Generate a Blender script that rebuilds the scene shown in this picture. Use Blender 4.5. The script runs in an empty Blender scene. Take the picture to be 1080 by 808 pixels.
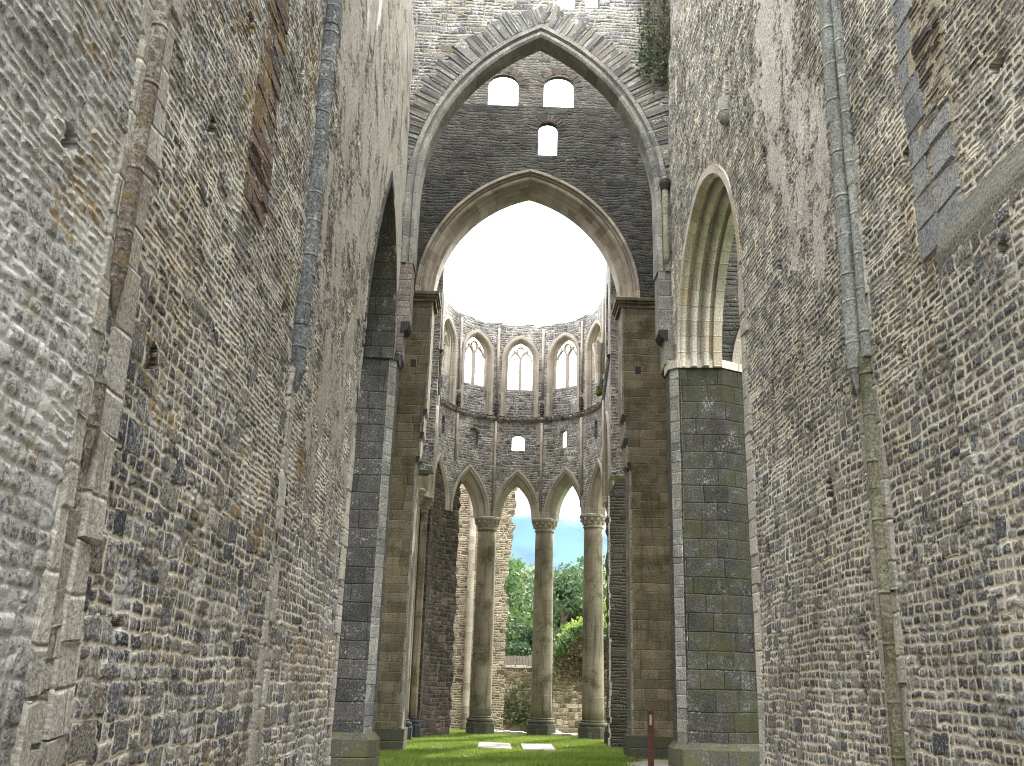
import bpy, math, random
import numpy as np
from mathutils import Vector, Matrix, geometry, noise as mnoise

random.seed(7); rng = np.random.default_rng(7)
S = bpy.context.scene
COL = S.collection
R = math.radians
V3 = Vector

# ------------------------------------------------------------------ scene bookkeeping
def tag(o, label=None, cat=None, group=None, kind=None):
    if label: o['label'] = label
    if cat: o['category'] = cat
    if group: o['group'] = group
    if kind or (label and 'kind' not in o): o['kind'] = kind or 'thing'
    return o

def thing(name, label, cat, loc=(0, 0, 0), group=None, rotz=0):
    o = bpy.data.objects.new(name, None); COL.objects.link(o)
    o.location = loc; o.rotation_euler = (0, 0, rotz); o.empty_display_size = .2
    return tag(o, label, cat, group, 'thing')

def copy_tree(o, parent=None):
    c = o.copy(); COL.objects.link(c); c.parent = parent
    for ch in list(o.children): copy_tree(ch, c)
    return c

# ------------------------------------------------------------------ mesh builder
class MB:
    def __init__(s): s.v = []; s.f = []; s.uv = []
    def vert(s, p): s.v.append((p[0], p[1], p[2])); return len(s.v) - 1
    def face(s, idx, uvs): s.f.append(tuple(idx)); s.uv.extend(uvs)
    def quad(s, pts, uvs):
        i = [s.vert(p) for p in pts]; s.face(i, uvs)
    def box(s, x0, x1, y0, y1, z0, z1, off=0.0):
        P = [(x, y, z) for z in (z0, z1) for y in (y0, y1) for x in (x0, x1)]
        i0 = len(s.v); s.v.extend(P)
        for q, ax in (((0, 1, 5, 4), 0), ((3, 2, 6, 7), 0), ((2, 0, 4, 6), 1), ((1, 3, 7, 5), 1), ((4, 5, 7, 6), 2), ((2, 3, 1, 0), 2)):
            u = []
            for k in q:
                x, y, z = P[k]
                u.append({0: (x + off, z), 1: (y + off, z), 2: (x + off, y)}[ax])
            s.face([i0 + k for k in q], u)
    def block(s, o, U, W, D, w, h, d, bev=.012, jit=.006, arc=None, uoff=None):
        """rough dressed stone: back rectangle w*h at o (corner), standing d proud along D"""
        o = V3(o); U = V3(U); W = V3(W); D = V3(D)
        uo = random.uniform(0, 50) if uoff is None else uoff
        def rect(ins, dd, j):
            out = []
            for a, b in ((ins, ins), (w - ins, ins), (w - ins, h - ins), (ins, h - ins)):
                out.append(o + U * (a + random.uniform(-j, j)) + W * (b + random.uniform(-j, j)) + D * (dd + random.uniform(-j, j)))
            return out
        A = rect(0, 0, 0); B = rect(0, d - bev, jit); C = rect(bev, d, jit)
        i0 = len(s.v)
        for p in A + B + C: s.v.append(tuple(p))
        uvq = [(uo, 0), (uo + w, 0), (uo + w, h), (uo, h)]
        for a in (0, 4):
            for k in range(4):
                l = (k + 1) % 4
                dd_ = (d - bev) if a == 0 else bev
                ox, oy = ((0, -dd_), (dd_, 0), (0, dd_), (-dd_, 0))[k]
                s.face([i0 + a + k, i0 + a + l, i0 + a + 4 + l, i0 + a + 4 + k],
                       [(uvq[k][0] + ox, uvq[k][1] + oy), (uvq[l][0] + ox, uvq[l][1] + oy), uvq[l], uvq[k]])
        s.face([i0 + 8, i0 + 9, i0 + 10, i0 + 11], uvq)
    def tube(s, pts, rad, n=12, cap=True, a0=0.0, a1=2 * math.pi, wob=0.0, uoff=0.0, up=None):
        pts = [V3(p) for p in pts]; m = len(pts)
        rad = rad if isinstance(rad, (list, tuple)) else [rad] * m
        full = abs(a1 - a0 - 2 * math.pi) < 1e-4
        rows = []; L = 0
        for k, p in enumerate(pts):
            t = (pts[min(k + 1, m - 1)] - pts[max(k - 1, 0)])
            t = t.normalized() if t.length > 1e-9 else V3((0, 0, 1))
            ref = V3((0, 1, 0)) if abs(t.y) < .9 else V3((1, 0, 0))
            e1 = t.cross(ref).normalized(); e2 = t.cross(e1).normalized()
            if k: L += (pts[k] - pts[k - 1]).length
            row = []
            cnt = n if full else n + 1
            for j in range(cnt):
                a = a0 + (a1 - a0) * j / n
                r = rad[k] * (1 + random.uniform(-wob, wob))
                row.append(s.vert(p + (e1 * math.cos(a) + e2 * math.sin(a)) * r))
            rows.append((row, L))
        for k in range(m - 1):
            r0, l0 = rows[k]; r1, l1 = rows[k + 1]
            for j in range(n):
                j2 = (j + 1) % len(r0)
                c = max(rad) * (a1 - a0) / n
                s.face([r0[j], r1[j], r1[j2], r0[j2]], [(uoff + j * c, l0), (uoff + j * c, l1), (uoff + (j + 1) * c, l1), (uoff + (j + 1) * c, l0)])
        if cap:
            for row, rev in ((rows[0][0], False), (rows[-1][0], True)):
                q = list(reversed(row)) if rev else row
                s.face(q, [(s.v[i][0], s.v[i][1]) for i in q])
    def lathe(s, c, prof, n=16, rot=0.0, uoff=0.0):
        """prof: (radius, z) list, around vertical axis at c"""
        i0 = len(s.v); L = 0; Ls = []
        for k, (r, z) in enumerate(prof):
            if k: L += math.hypot(r - prof[k - 1][0], z - prof[k - 1][1])
            Ls.append(L)
            for j in range(n):
                a = 2 * math.pi * j / n + rot
                s.v.append((c[0] + r * math.cos(a), c[1] + r * math.sin(a), c[2] + z))
        rm = max(p[0] for p in prof)
        for k in range(len(prof) - 1):
            for j in range(n):
                j2 = (j + 1) % n; w = rm * 2 * math.pi / n
                za, zb = (c[2] + prof[k][1], c[2] + prof[k + 1][1]) if abs(prof[k][1] - prof[k + 1][1]) > .02 else (c[2] + Ls[k], c[2] + Ls[k + 1])
                s.face([i0 + k * n + j, i0 + k * n + j2, i0 + (k + 1) * n + j2, i0 + (k + 1) * n + j],
                       [(uoff + j * w, za), (uoff + (j + 1) * w, za), (uoff + (j + 1) * w, zb), (uoff + j * w, zb)])
        for k, rev in ((0, True), (len(prof) - 1, False)):
            q = [i0 + k * n + j for j in range(n)]
            if rev: q.reverse()
            s.face(q, [(s.v[i][0], s.v[i][1]) for i in q])
    def build(s, name, mat, parent=None, smooth=False, attr=None, origin=None):
        me = bpy.data.meshes.new(name)
        v = np.array(s.v, dtype=np.float32).reshape(-1, 3)
        if origin is not None: v = v - np.array(origin, dtype=np.float32)
        me.from_pydata(v.tolist(), [], s.f)
        uvl = me.uv_layers.new(name='UVMap')
        uvl.data.foreach_set('uv', np.array(s.uv, dtype=np.float32).ravel())
        if attr is not None:
            a = me.attributes.new('mask', 'FLOAT_COLOR', 'POINT')
            a.data.foreach_set('color', np.array(attr, dtype=np.float32).ravel())
        if smooth: me.polygons.foreach_set('use_smooth', [True] * len(me.polygons))
        me.materials.append(mat)
        me.validate(); me.update()
        o = bpy.data.objects.new(name, me); COL.objects.link(o)
        if origin is not None and parent is None: o.location = origin
        if parent is not None:
            o.parent = parent
            o.matrix_parent_inverse = Matrix.Translation(-V3(parent_world(parent)))
            if origin is not None: o.location = origin
        return o

def parent_world(p):
    l = V3(p.location)
    while p.parent is not None:
        l = p.location if p.matrix_parent_inverse != Matrix() else l
        p = p.parent
        if p.type == 'EMPTY': return V3((0, 0, 0)) if False else _acc(p, l)
    return l
def _acc(p, l):
    return l
# all parts are built in world coordinates; parents that are empties carry the offset
def build_part(mb, name, mat, parent, **k):
    """world-space part under an Empty or under a mesh part"""
    base = V3((0, 0, 0)); q = parent
    chain = []
    while q is not None: chain.append(q); q = q.parent
    for q in chain: base += V3(q.location)
    v = np.array(mb.v, dtype=np.float32).reshape(-1, 3) - np.array(base, dtype=np.float32)
    mb.v = v.tolist()
    me_o = mb.build(name, mat, None, **k)
    me_o.parent = parent
    return me_o

# ------------------------------------------------------------------ node helper
class NT:
    def __init__(s, nt): s.nt = nt; s.n = nt.nodes; s.l = nt.links
    def new(s, t, **k):
        x = s.n.new(t)
        for a, b in k.items(): setattr(x, a, b)
        return x
    def put(s, sock, val):
        if isinstance(val, bpy.types.NodeSocket): s.l.new(val, sock)
        elif val is not None:
            if sock.type == 'RGBA' and len(val) == 3: val = (*val, 1)
            sock.default_value = val
    def m(s, op, a, b=None, c=None, clamp=False):
        x = s.new('ShaderNodeMath', operation=op, use_clamp=clamp)
        for i, v in enumerate((a, b, c)):
            if v is not None: s.put(x.inputs[i], v)
        return x.outputs[0]
    def vm(s, op, a, b=None, sc=None):
        x = s.new('ShaderNodeVectorMath', operation=op)
        s.put(x.inputs[0], a)
        if b is not None: s.put(x.inputs[1], b)
        if sc is not None: s.put(x.inputs['Scale'], sc)
        return x.outputs['Value'] if op in ('LENGTH', 'DOT_PRODUCT') else x.outputs['Vector']
    def noise(s, vec, sc, det=2., rough=.5, out='Fac', dist=0., dim='3D'):
        x = s.new('ShaderNodeTexNoise', noise_dimensions=dim)
        s.put(x.inputs['Vector'], vec); x.inputs['Scale'].default_value = sc
        x.inputs['Detail'].default_value = det; x.inputs['Roughness'].default_value = rough
        x.inputs['Distortion'].default_value = dist
        return x.outputs[out]
    def mix(s, f, a, b, mode='MIX'):
        x = s.new('ShaderNodeMix', data_type='RGBA', blend_type=mode, clamp_factor=True)
        s.put(x.inputs['Factor'], f); s.put(x.inputs[6], a); s.put(x.inputs[7], b)
        return x.outputs[2]
    def mixf(s, f, a, b):
        x = s.new('ShaderNodeMix', data_type='FLOAT', clamp_factor=True)
        s.put(x.inputs[0], f); s.put(x.inputs[2], a); s.put(x.inputs[3], b)
        return x.outputs[0]
    def ss(s, x, a, b, lo=0., hi=1.):
        n = s.new('ShaderNodeMapRange', interpolation_type='SMOOTHSTEP', clamp=True)
        s.put(n.inputs['Value'], x)
        for k, v in (('From Min', a), ('From Max', b), ('To Min', lo), ('To Max', hi)): s.put(n.inputs[k], v)
        return n.outputs['Result']
    def ramp(s, f, cols, interp='LINEAR'):
        x = s.new('ShaderNodeValToRGB'); cr = x.color_ramp; cr.interpolation = interp
        while len(cr.elements) < len(cols): cr.elements.new(.5)
        for i, (p, c) in enumerate(cols): cr.elements[i].position = p; cr.elements[i].color = (*c, 1)
        s.put(x.inputs[0], f); return x.outputs[0]
    def voro1(s, w, scale, rand):
        a = s.new('ShaderNodeTexVoronoi', voronoi_dimensions='1D', feature='F1')
        b = s.new('ShaderNodeTexVoronoi', voronoi_dimensions='1D', feature='DISTANCE_TO_EDGE')
        for x in (a, b):
            s.put(x.inputs['W'], w); x.inputs['Scale'].default_value = scale; x.inputs['Randomness'].default_value = rand
        return s.m('DIVIDE', b.outputs['Distance'], scale), a.outputs['W'], a.outputs['Color']
    def white(s, w=None, vec=None):
        x = s.new('ShaderNodeTexWhiteNoise', noise_dimensions='3D')
        s.put(x.inputs['Vector'], vec)
        return x.outputs['Color'], x.outputs['Value']
    def xyz(s, v):
        x = s.new('ShaderNodeSeparateXYZ'); s.put(x.inputs[0], v); return x.outputs
    def cxyz(s, x, y, z=0.):
        c = s.new('ShaderNodeCombineXYZ')
        for i, v in enumerate((x, y, z)): s.put(c.inputs[i], v)
        return c.outputs[0]

def newmat(name, disp='BUMP'):
    m = bpy.data.materials.new(name); m.use_nodes = True
    t = NT(m.node_tree); t.n.clear()
    out = t.new('ShaderNodeOutputMaterial'); b = t.new('ShaderNodeBsdfPrincipled')
    t.l.new(b.outputs[0], out.inputs['Surface'])
    m.displacement_method = disp
    return m, t, out, b

def layout(t, u, v, rh, sw, rr=.7, rs=1.):
    """coursed stones: returns distance to joint (m) and a random colour per stone"""
    dv, rw, rc = t.voro1(v, 1 / rh, rr)
    rx = t.xyz(rc)
    uu = t.m('ADD', t.m('MULTIPLY', u, t.m('ADD', t.m('MULTIPLY', rx[0], .9), .65)), t.m('MULTIPLY', rx[1], 91.7))
    du, cw, cc = t.voro1(uu, 1 / sw, rs)
    idv = t.cxyz(t.m('MULTIPLY', rx[2], 77.), t.m('MULTIPLY', t.xyz(cc)[0], 133.), t.m('MULTIPLY', t.xyz(cc)[1], 17.))
    col, val = t.white(vec=idv)
    sm = t.new('ShaderNodeMath', operation='SMOOTH_MIN')
    t.put(sm.inputs[0], dv); t.put(sm.inputs[1], du); sm.inputs[2].default_value = min(.02, rh * .22)
    return sm.outputs[0], col, val

def masonry(name, rh=.085, sw=.2, joint=.007, wob=.07, amp=.03, pal=None, mortar=(.46, .41, .31), lich=.35, ylich=.15,
            disp='BUMP', big=.2, plaster=None, soft=.03, dirt=.3, moss=.0, tone=1.0, rr=.7, rs=1., fine=1.0, streak=0.0, relief=1.0, lcol=(.46, .46, .43), rag=.55, spec=0.0, slabs=None):
    m, t, out, b = newmat(name, disp)
    uv = t.new('ShaderNodeUVMap', uv_map='UVMap').outputs[0]
    at = t.new('ShaderNodeAttribute', attribute_name='mask'); am = t.xyz(at.outputs['Color']); aA = at.outputs['Alpha']
    n1 = t.noise(uv, 1.7, 2., .5, 'Color'); n2 = t.noise(uv, 9., 4., .6, 'Color')
    p = t.vm('ADD', uv, t.vm('SCALE', t.vm('SUBTRACT', n1, (.5, .5, .5)), sc=wob * 2))
    p = t.vm('ADD', p, t.vm('SCALE', t.vm('SUBTRACT', n2, (.5, .5, .5)), sc=wob * rag))
    px = t.xyz(p)
    d, c, val = layout(t, px[0], px[1], rh, sw, rr, rs)
    if big > 0:
        d2, c2, val2 = layout(t, t.m('ADD', px[0], 31.3), t.m('ADD', px[1], 7.7), rh * 1.85, sw * 1.45, .6, 1.)
        sel = t.m('LESS_THAN', t.xyz(c2)[2], t.m('MULTIPLY', t.ss(t.noise(uv, .7, 2., .5), .38, .62), big * 2.2) if disp == 'BOTH' else big)
        d = t.mixf(sel, d, d2); c = t.mix(sel, c, c2)
    if slabs:
        d3, c3, val3 = layout(t, t.m('ADD', px[0], 11.1), t.m('ADD', px[1], 3.3), slabs[0], slabs[1], 1., 1.)
        zsel = t.m('ADD', px[1], t.m('MULTIPLY', t.m('SUBTRACT', t.noise(uv, 1.1, 3., .65), .5), 7.))
        zs_ = t.m('GREATER_THAN', zsel, slabs[2])
        d = t.mixf(zs_, d, d3); c = t.mix(zs_, c, c3)
    cx = t.xyz(c)
    f1 = t.noise(uv, 34., 5., .68); f2 = t.noise(uv, 95., 4., .7)
    dd = t.m('ADD', d, t.m('MULTIPLY', t.m('SUBTRACT', f1, .5), joint * (2.8 if spec > .5 else 1.6)))
    stone = t.ss(dd, joint * .55, joint * 1.7)
    prof = t.m('POWER', t.ss(d, joint * .5, soft), .6)
    hgt = t.m('MULTIPLY', prof, t.m('ADD', t.m('MULTIPLY', cx[1], .75), .3))
    # colours
    pal = pal or [(0, (.045, .05, .06)), (.2, (.09, .092, .095)), (.42, (.15, .145, .135)), (.62, (.2, .19, .17)), (.8, (.12, .10, .08)), (.92, (.15, .095, .07)), (1, (.26, .24, .21))]
    sc = t.ramp(cx[0], pal)
    k = t.m('ADD', t.m('MULTIPLY', t.ss(f1, .25, .78), 1.25 * fine), 1 - .6 * fine)
    k = t.m('MULTIPLY', k, t.m('ADD', t.m('MULTIPLY', t.ss(f2, .3, .7), .6 * fine), 1 - .3 * fine))
    sc = t.vm('SCALE', sc, sc=k)
    mo = t.vm('SCALE', t.mix(t.noise(uv, 2.3, 3.), mortar, tuple(x * .72 for x in mortar)), sc=t.m('ADD', t.m('MULTIPLY', f1, .9), .5))
    if disp == 'BOTH':
        # lost mortar: the shadow of open joints painted as dark mortar colour; grey crust over stone and joint alike where the mask asks for it
        lost = t.ss(t.m('ADD', t.noise(uv, 3.1, 5., .7), t.ss(px[1], 3., 6.5, 0., .07)), .50, .60)
        mo = t.mix(t.m('MULTIPLY', lost, .8), mo, (.10, .092, .078))
        mo = t.mix(t.m('MULTIPLY', aA, .9), mo, t.vm('SCALE', t.new_rgb((.40, .39, .38)), sc=t.m('ADD', f1, .45)))
        sc = t.mix(t.m('MULTIPLY', aA, .75), sc, t.vm('SCALE', t.mix(t.noise(uv, 4., 4., .6), (.17, .165, .175), (.38, .37, .36)), sc=k))
    col = t.mix(stone, mo, sc)
    if spec > 0:
        sp = t.noise(uv, 52., 5., .8, dist=.5); sq = t.noise(uv, 5., 3., .6)
        thr = t.m('SUBTRACT', t.m('ADD', sp, t.m('MULTIPLY', sq, .22)), .11)
        wh = t.m('MULTIPLY', t.m('MULTIPLY', t.ss(thr, .545, .62), t.mixf(stone, .35, 1.)), spec)
        bk = t.m('MULTIPLY', t.m('MULTIPLY', t.ss(thr, .47, .40), t.mixf(stone, .25, .85)), spec)
        col = t.mix(wh, col, (.50, .505, .50)); col = t.mix(bk, col, (.022, .024, .027))
    # crust of pale lichen in patches, stronger where the mask says so
    lm = t.noise(uv, 2.2, 6., .62); ls = t.noise(uv, 21., 6., .72, dist=.4)
    lv = t.m('ADD', t.m('MULTIPLY', lm, .55), t.m('MULTIPLY', ls, .75))
    lv = t.m('ADD', lv, t.m('MULTIPLY', aA if disp == 'BOTH' else 0., .075))
    lmask = t.m('MULTIPLY', t.ss(lv, .80 - lich * .3, .88 - lich * .3), .75)
    col = t.mix(lmask, col, t.vm('SCALE', t.new_rgb(lcol), sc=t.m('ADD', t.m('MULTIPLY', f2, 1.0), .45)))
    # black lichen spots
    bs = t.noise(uv, 17., 5., .75, dist=.3)
    col = t.mix(t.m('MULTIPLY', t.ss(bs, .60, .68), .6 * dirt / .3), col, (.03, .031, .033))
    # orange lichen
    if ylich > 0:
        ym = t.m('ADD', t.m('MULTIPLY', t.noise(uv, .9, 3., .6), .6), t.m('MULTIPLY', t.noise(uv, 9., 5., .7), .6))
        col = t.mix(t.m('MULTIPLY', t.ss(ym, .76 - ylich * .2, .82 - ylich * .2), .7), col, t.mix(f1, (.30, .19, .05), (.2, .16, .08)))
    # broad weathering
    w = t.noise(uv, .55, 4., .6)
    col = t.vm('SCALE', col, sc=t.m('ADD', t.m('MULTIPLY', t.ss(w, .3, .7), .45), .8))
    if disp == 'BOTH': col = t.mix(t.m('MULTIPLY', t.ss(t.noise(uv, .42, 3., .6), .5, .62), .5), col, t.vm('MULTIPLY', col, (1.0, .94, .82)))
    if streak > 0:
        us = t.vm('MULTIPLY', uv, (4.5, .35, 1.))
        sn = t.noise(us, 1.6, 5., .6)
        col = t.mix(t.m('MULTIPLY', t.ss(sn, .5, .68), streak), col, t.vm('SCALE', col, sc=.42))
    if moss > 0:
        mm = t.m('ADD', t.m('MULTIPLY', t.noise(uv, 1.3, 4., .65), .7), t.m('MULTIPLY', ls, .4))
        mk = t.m('MULTIPLY', t.ss(mm, .62 - moss * .25, .75 - moss * .25), .75)
        col = t.mix(mk, col, t.mix(f1, (.045, .055, .02), (.11, .105, .04)))
    mk2 = t.m('MULTIPLY', t.ss(t.m('ADD', am[2], t.m('MULTIPLY', t.m('SUBTRACT', ls, .5), .9)), .42, .62), .85)
    col = t.mix(mk2, col, t.mix(f1, (.05, .06, .02), (.13, .12, .04)))
    rubh = t.m('MULTIPLY', t.m('ADD', t.m('ADD', hgt, t.m('MULTIPLY', f1, .55 * relief)), t.m('MULTIPLY', f2, .22 * relief)), amp)
    if plaster:
        us = t.vm('MULTIPLY', uv, (1.3, .75, 1.))
        pn = t.m('ADD', t.m('MULTIPLY', t.noise(us, 1.6, 6., .66, dist=.5), .62), t.m('MULTIPLY', t.noise(uv, 11., 6., .72), .38))
        pv = t.m('ADD', am[0], t.m('MULTIPLY', t.m('SUBTRACT', pn, .5), 2.6))
        pm = t.ss(pv, .475, .535)
        pc = t.ramp(t.noise(us, 3.1, 7., .7), [(.28, tuple(x * .38 for x in plaster)), (.45, tuple(x * .8 for x in plaster)), (.62, plaster), (.8, tuple(x * 1.2 for x in plaster))])
        pc = t.mix(t.m('MULTIPLY', t.ss(t.noise(uv, 24., 6., .76), .50, .62), .8), pc, (.1, .094, .085))
        pc = t.vm('SCALE', pc, sc=t.m('ADD', t.m('MULTIPLY', f2, .7), .65))
        col = t.mix(pm, col, t.mix(t.m('MULTIPLY', t.ss(t.noise(uv, 44., 6., .8, dist=.5), .47, .60), .75), pc, (.07, .066, .06)))
        ph = t.m('MULTIPLY', t.m('ADD', t.m('ADD', t.m('MULTIPLY', f1, .5), t.m('MULTIPLY', t.noise(us, 5., 5., .65), .9)), .95), amp)
        rubh = t.mixf(pm, rubh, ph)
    if plaster:
        cn = t.m('ADD', t.m('MULTIPLY', t.noise(uv, 3.2, 6., .7), .6), t.m('MULTIPLY', t.noise(uv, 15., 5., .7), .4))
        cm = t.m('MULTIPLY', t.ss(t.m('ADD', am[1], t.m('MULTIPLY', t.m('SUBTRACT', cn, .5), 2.2)), .42, .60), .92)
        ccol = t.vm('SCALE', t.mix(t.noise(uv, 7., 5., .7), (.10, .10, .088), (.19, .188, .165)), sc=t.m('ADD', t.m('MULTIPLY', t.ss(t.noise(uv, 46., 6., .78), .38, .62), 1.2), .4))
        col = t.mix(cm, col, ccol); rubh = t.mixf(cm, rubh, t.m('MULTIPLY', t.m('ADD', t.m('MULTIPLY', f1, .6), .55), amp))
    if tone != 1.0: col = t.vm('SCALE', col, sc=tone)
    t.put(b.inputs['Base Color'], col)
    b.inputs['Roughness'].default_value = .93; b.inputs['Specular IOR Level'].default_value = .2
    dn = t.new('ShaderNodeDisplacement'); dn.inputs['Midlevel'].default_value = .5 * amp if False else 0.0
    t.put(dn.inputs['Height'], t.m('SUBTRACT', rubh, amp * .8)); dn.inputs['Scale'].default_value = 1.
    t.l.new(dn.outputs[0], out.inputs['Displacement'])
    return m
def _rgb(self, c):
    x = self.new('ShaderNodeRGB'); x.outputs[0].default_value = (*c, 1); return x.outputs[0]
NT.new_rgb = _rgb

GREY = [(0, (.045, .05, .06)), (.25, (.095, .102, .112)), (.5, (.165, .166, .16)), (.7, (.25, .245, .225)), (.85, (.19, .176, .148)), (.94, (.155, .115, .09)), (1, (.36, .345, .315))]
BROWN = [(0, (.05, .04, .034)), (.3, (.10, .08, .062)), (.6, (.17, .13, .095)), (.85, (.22, .17, .12)), (1, (.12, .10, .09))]
WARM = [(0, (.09, .07, .05)), (.3, (.19, .15, .105)), (.6, (.31, .255, .18)), (.85, (.46, .39, .29)), (1, (.2, .175, .14))]
ASH = [(0, (.16, .135, .085)), (.35, (.23, .195, .125)), (.7, (.30, .25, .165)), (1, (.2, .17, .115))]
GRAN = [(0, (.14, .14, .13)), (.4, (.22, .216, .195)), (.75, (.29, .28, .25)), (1, (.2, .19, .165))]
DARKG = [(0, (.05, .05, .046)), (.4, (.075, .072, .064)), (.75, (.10, .098, .085)), (1, (.065, .058, .05))]
PALE = [(0, (.40, .36, .31)), (.35, (.48, .44, .385)), (.7, (.56, .52, .46)), (.9, (.44, .35, .25)), (1, (.52, .485, .43))]
PINK = [(0, (.25, .21, .17)), (.4, (.34, .295, .24)), (.75, (.41, .365, .30)), (1, (.31, .28, .235))]
RED = [(0, (.07, .048, .04)), (.35, (.13, .085, .068)), (.6, (.17, .12, .095)), (.8, (.22, .15, .06)), (1, (.2, .18, .17))]
M = {}
M['nave_l'] = masonry('rubble_grey_left', .092, .135, .0092, .045, .015, GREY, (.80, .75, .625), .40, .44, 'BOTH', .24, plaster=(.47, .44, .38), tone=1.22, rag=1.35, spec=.85, lcol=(.5, .5, .49), dirt=.4, fine=1.25, slabs=(.05, .17, 3.4))
M['nave_r'] = masonry('rubble_grey_right', .075, .115, .0095, .04, .015, GREY, (.84, .785, .635), .32, .12, 'BOTH', .2, plaster=(.66, .63, .58), tone=1.22, rag=1.35, spec=.75, fine=1.25, slabs=(.052, .15, 4.3))
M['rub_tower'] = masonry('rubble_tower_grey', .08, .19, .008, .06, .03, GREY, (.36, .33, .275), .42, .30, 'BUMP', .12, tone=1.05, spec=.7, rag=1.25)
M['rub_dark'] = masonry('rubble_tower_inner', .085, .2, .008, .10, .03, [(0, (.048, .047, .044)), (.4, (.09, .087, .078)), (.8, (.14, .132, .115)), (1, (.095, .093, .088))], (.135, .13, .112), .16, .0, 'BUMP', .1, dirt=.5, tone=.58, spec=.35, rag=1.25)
M['rub_gable'] = masonry('rubble_tower_gable', .085, .2, .008, .10, .03, [(0, (.06, .058, .054)), (.4, (.12, .114, .1)), (.8, (.175, .165, .145)), (1, (.115, .112, .105))], (.19, .18, .155), .2, .1, 'BUMP', .1, dirt=.4, spec=.45, rag=1.25, tone=.8)
M['rub_apse'] = masonry('rubble_apse', .085, .16, .008, .07, .035, [(0, (.045, .045, .05)), (.4, (.11, .105, .105)), (.8, (.17, .16, .15)), (1, (.26, .25, .24))], (.36, .325, .28), .40, .05, 'BUMP', .2, tone=1.12, spec=.8, rag=1.3)
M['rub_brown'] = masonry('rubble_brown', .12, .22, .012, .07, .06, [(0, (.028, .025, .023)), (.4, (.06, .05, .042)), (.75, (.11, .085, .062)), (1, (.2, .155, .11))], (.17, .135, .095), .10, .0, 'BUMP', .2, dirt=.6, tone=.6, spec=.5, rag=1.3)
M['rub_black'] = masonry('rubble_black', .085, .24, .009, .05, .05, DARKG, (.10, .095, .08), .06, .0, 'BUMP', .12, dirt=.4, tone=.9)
M['rub_warm'] = masonry('rubble_warm', .085, .18, .012, .08, .05, WARM, (.52, .44, .33), .15, .0, 'BUMP', .2, dirt=.45, tone=.85, spec=.4, rag=1.)
M['rub_garden'] = masonry('rubble_garden', .12, .2, .012, .12, .05, WARM, (.30, .24, .16), .1, .1, 'BUMP', .2, moss=.35, tone=.75)
M['ash_brown'] = masonry('ashlar_brown', .22, .5, .004, .02, .014, ASH, (.26, .225, .165), .12, .0, 'BUMP', 0, soft=.02, rr=.45, rs=.6, fine=1., streak=.6, moss=.3, tone=.66, spec=.25)
M['ash_green'] = masonry('ashlar_dark_green', .30, .46, .005, .02, .02, DARKG, (.055, .053, .045), .28, .0, 'BUMP', 0, soft=.02, rr=.3, rs=.6, fine=.9, streak=.4, moss=.42, lcol=(.5, .5, .46), spec=.45, tone=.55)
M['ash_dark'] = masonry('ashlar_dark_grey', .30, .46, .005, .02, .02, [(0, (.055, .052, .05)), (.5, (.085, .08, .077)), (1, (.11, .10, .095))], (.05, .048, .045), .26, .0, 'BUMP', 0, soft=.02, rr=.3, rs=.6, fine=.9, streak=.3, lcol=(.5, .5, .47), spec=.45, tone=.62)
M['ash_gran'] = masonry('ashlar_granite_lichen', .32, .55, .004, .015, .014, GRAN, (.3, .28, .24), .34, .12, 'BUMP', 0, soft=.02, rr=.35, rs=.6, fine=1., lcol=(.40, .44, .43), tone=.9, spec=.6, dirt=.45)
M['ash_pale'] = masonry('ashlar_pale', .27, .8, .005, .012, .012, PALE, (.36, .33, .27), .12, .0, 'BUMP', 0, soft=.02, rr=.35, rs=.5, fine=.8, dirt=.25, spec=.3)
M['ash_pale_old'] = masonry('ashlar_pale_weathered', .3, .9, .005, .03, .02, [(0, (.38, .35, .29)), (.5, (.50, .47, .41)), (1, (.42, .40, .36))], (.4, .36, .29), .35, .25, 'BUMP', 0, soft=.02, rr=.5, rs=.6, fine=.9, dirt=.35, spec=.45)
M['ash_pink'] = masonry('ashlar_pinkish', .25, .6, .004, .012, .010, PINK, (.32, .28, .23), .1, .0, 'BUMP', 0, soft=.02, rr=.3, rs=.6, fine=.7, dirt=.2, streak=.25)
M['jamb_pink'] = masonry('jamb_pinkish_grey', .14, .6, .006, .015, .012, [(0, (.13, .105, .095)), (.5, (.19, .155, .14)), (1, (.16, .14, .13))], (.10, .09, .08), .2, .0, 'BUMP', 0, soft=.02, rr=.5, rs=.6, fine=.9, dirt=.3, spec=.4)
M['ash_col'] = masonry('column_stone', .42, 1.3, .003, .006, .008, [(0, (.28, .24, .17)), (.5, (.36, .315, .235)), (1, (.31, .27, .195))], (.36, .31, .24), .08, .0, 'BUMP', 0, soft=.015, rr=.35, rs=.5, fine=.8, streak=.85, moss=.32, tone=.62)
M['ash_apse'] = masonry('apse_dressed_stone', .3, .6, .004, .012, .010, [(0, (.27, .24, .2)), (.5, (.36, .32, .265)), (1, (.31, .275, .23))], (.4, .36, .3), .15, .0, 'BUMP', 0, soft=.02, rr=.4, rs=.6, fine=.7, dirt=.3, streak=.25)
M['roll_brown'] = masonry('shaft_brown', .34, 1., .004, .02, .018, [(0, (.13, .11, .09)), (.5, (.2, .165, .12)), (1, (.16, .14, .125))], (.2, .18, .15), .35, .62, 'BUMP', 0, soft=.02, rr=.4, fine=1.1, dirt=.4, spec=.45)
M['roll_blue'] = masonry('shaft_blue_grey', .34, 1., .004, .02, .018, [(0, (.10, .115, .125)), (.5, (.16, .175, .185)), (1, (.13, .14, .14))], (.2, .2, .19), .40, .12, 'BUMP', 0, soft=.02, rr=.4, fine=1.1, dirt=.5, spec=.45)
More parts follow.
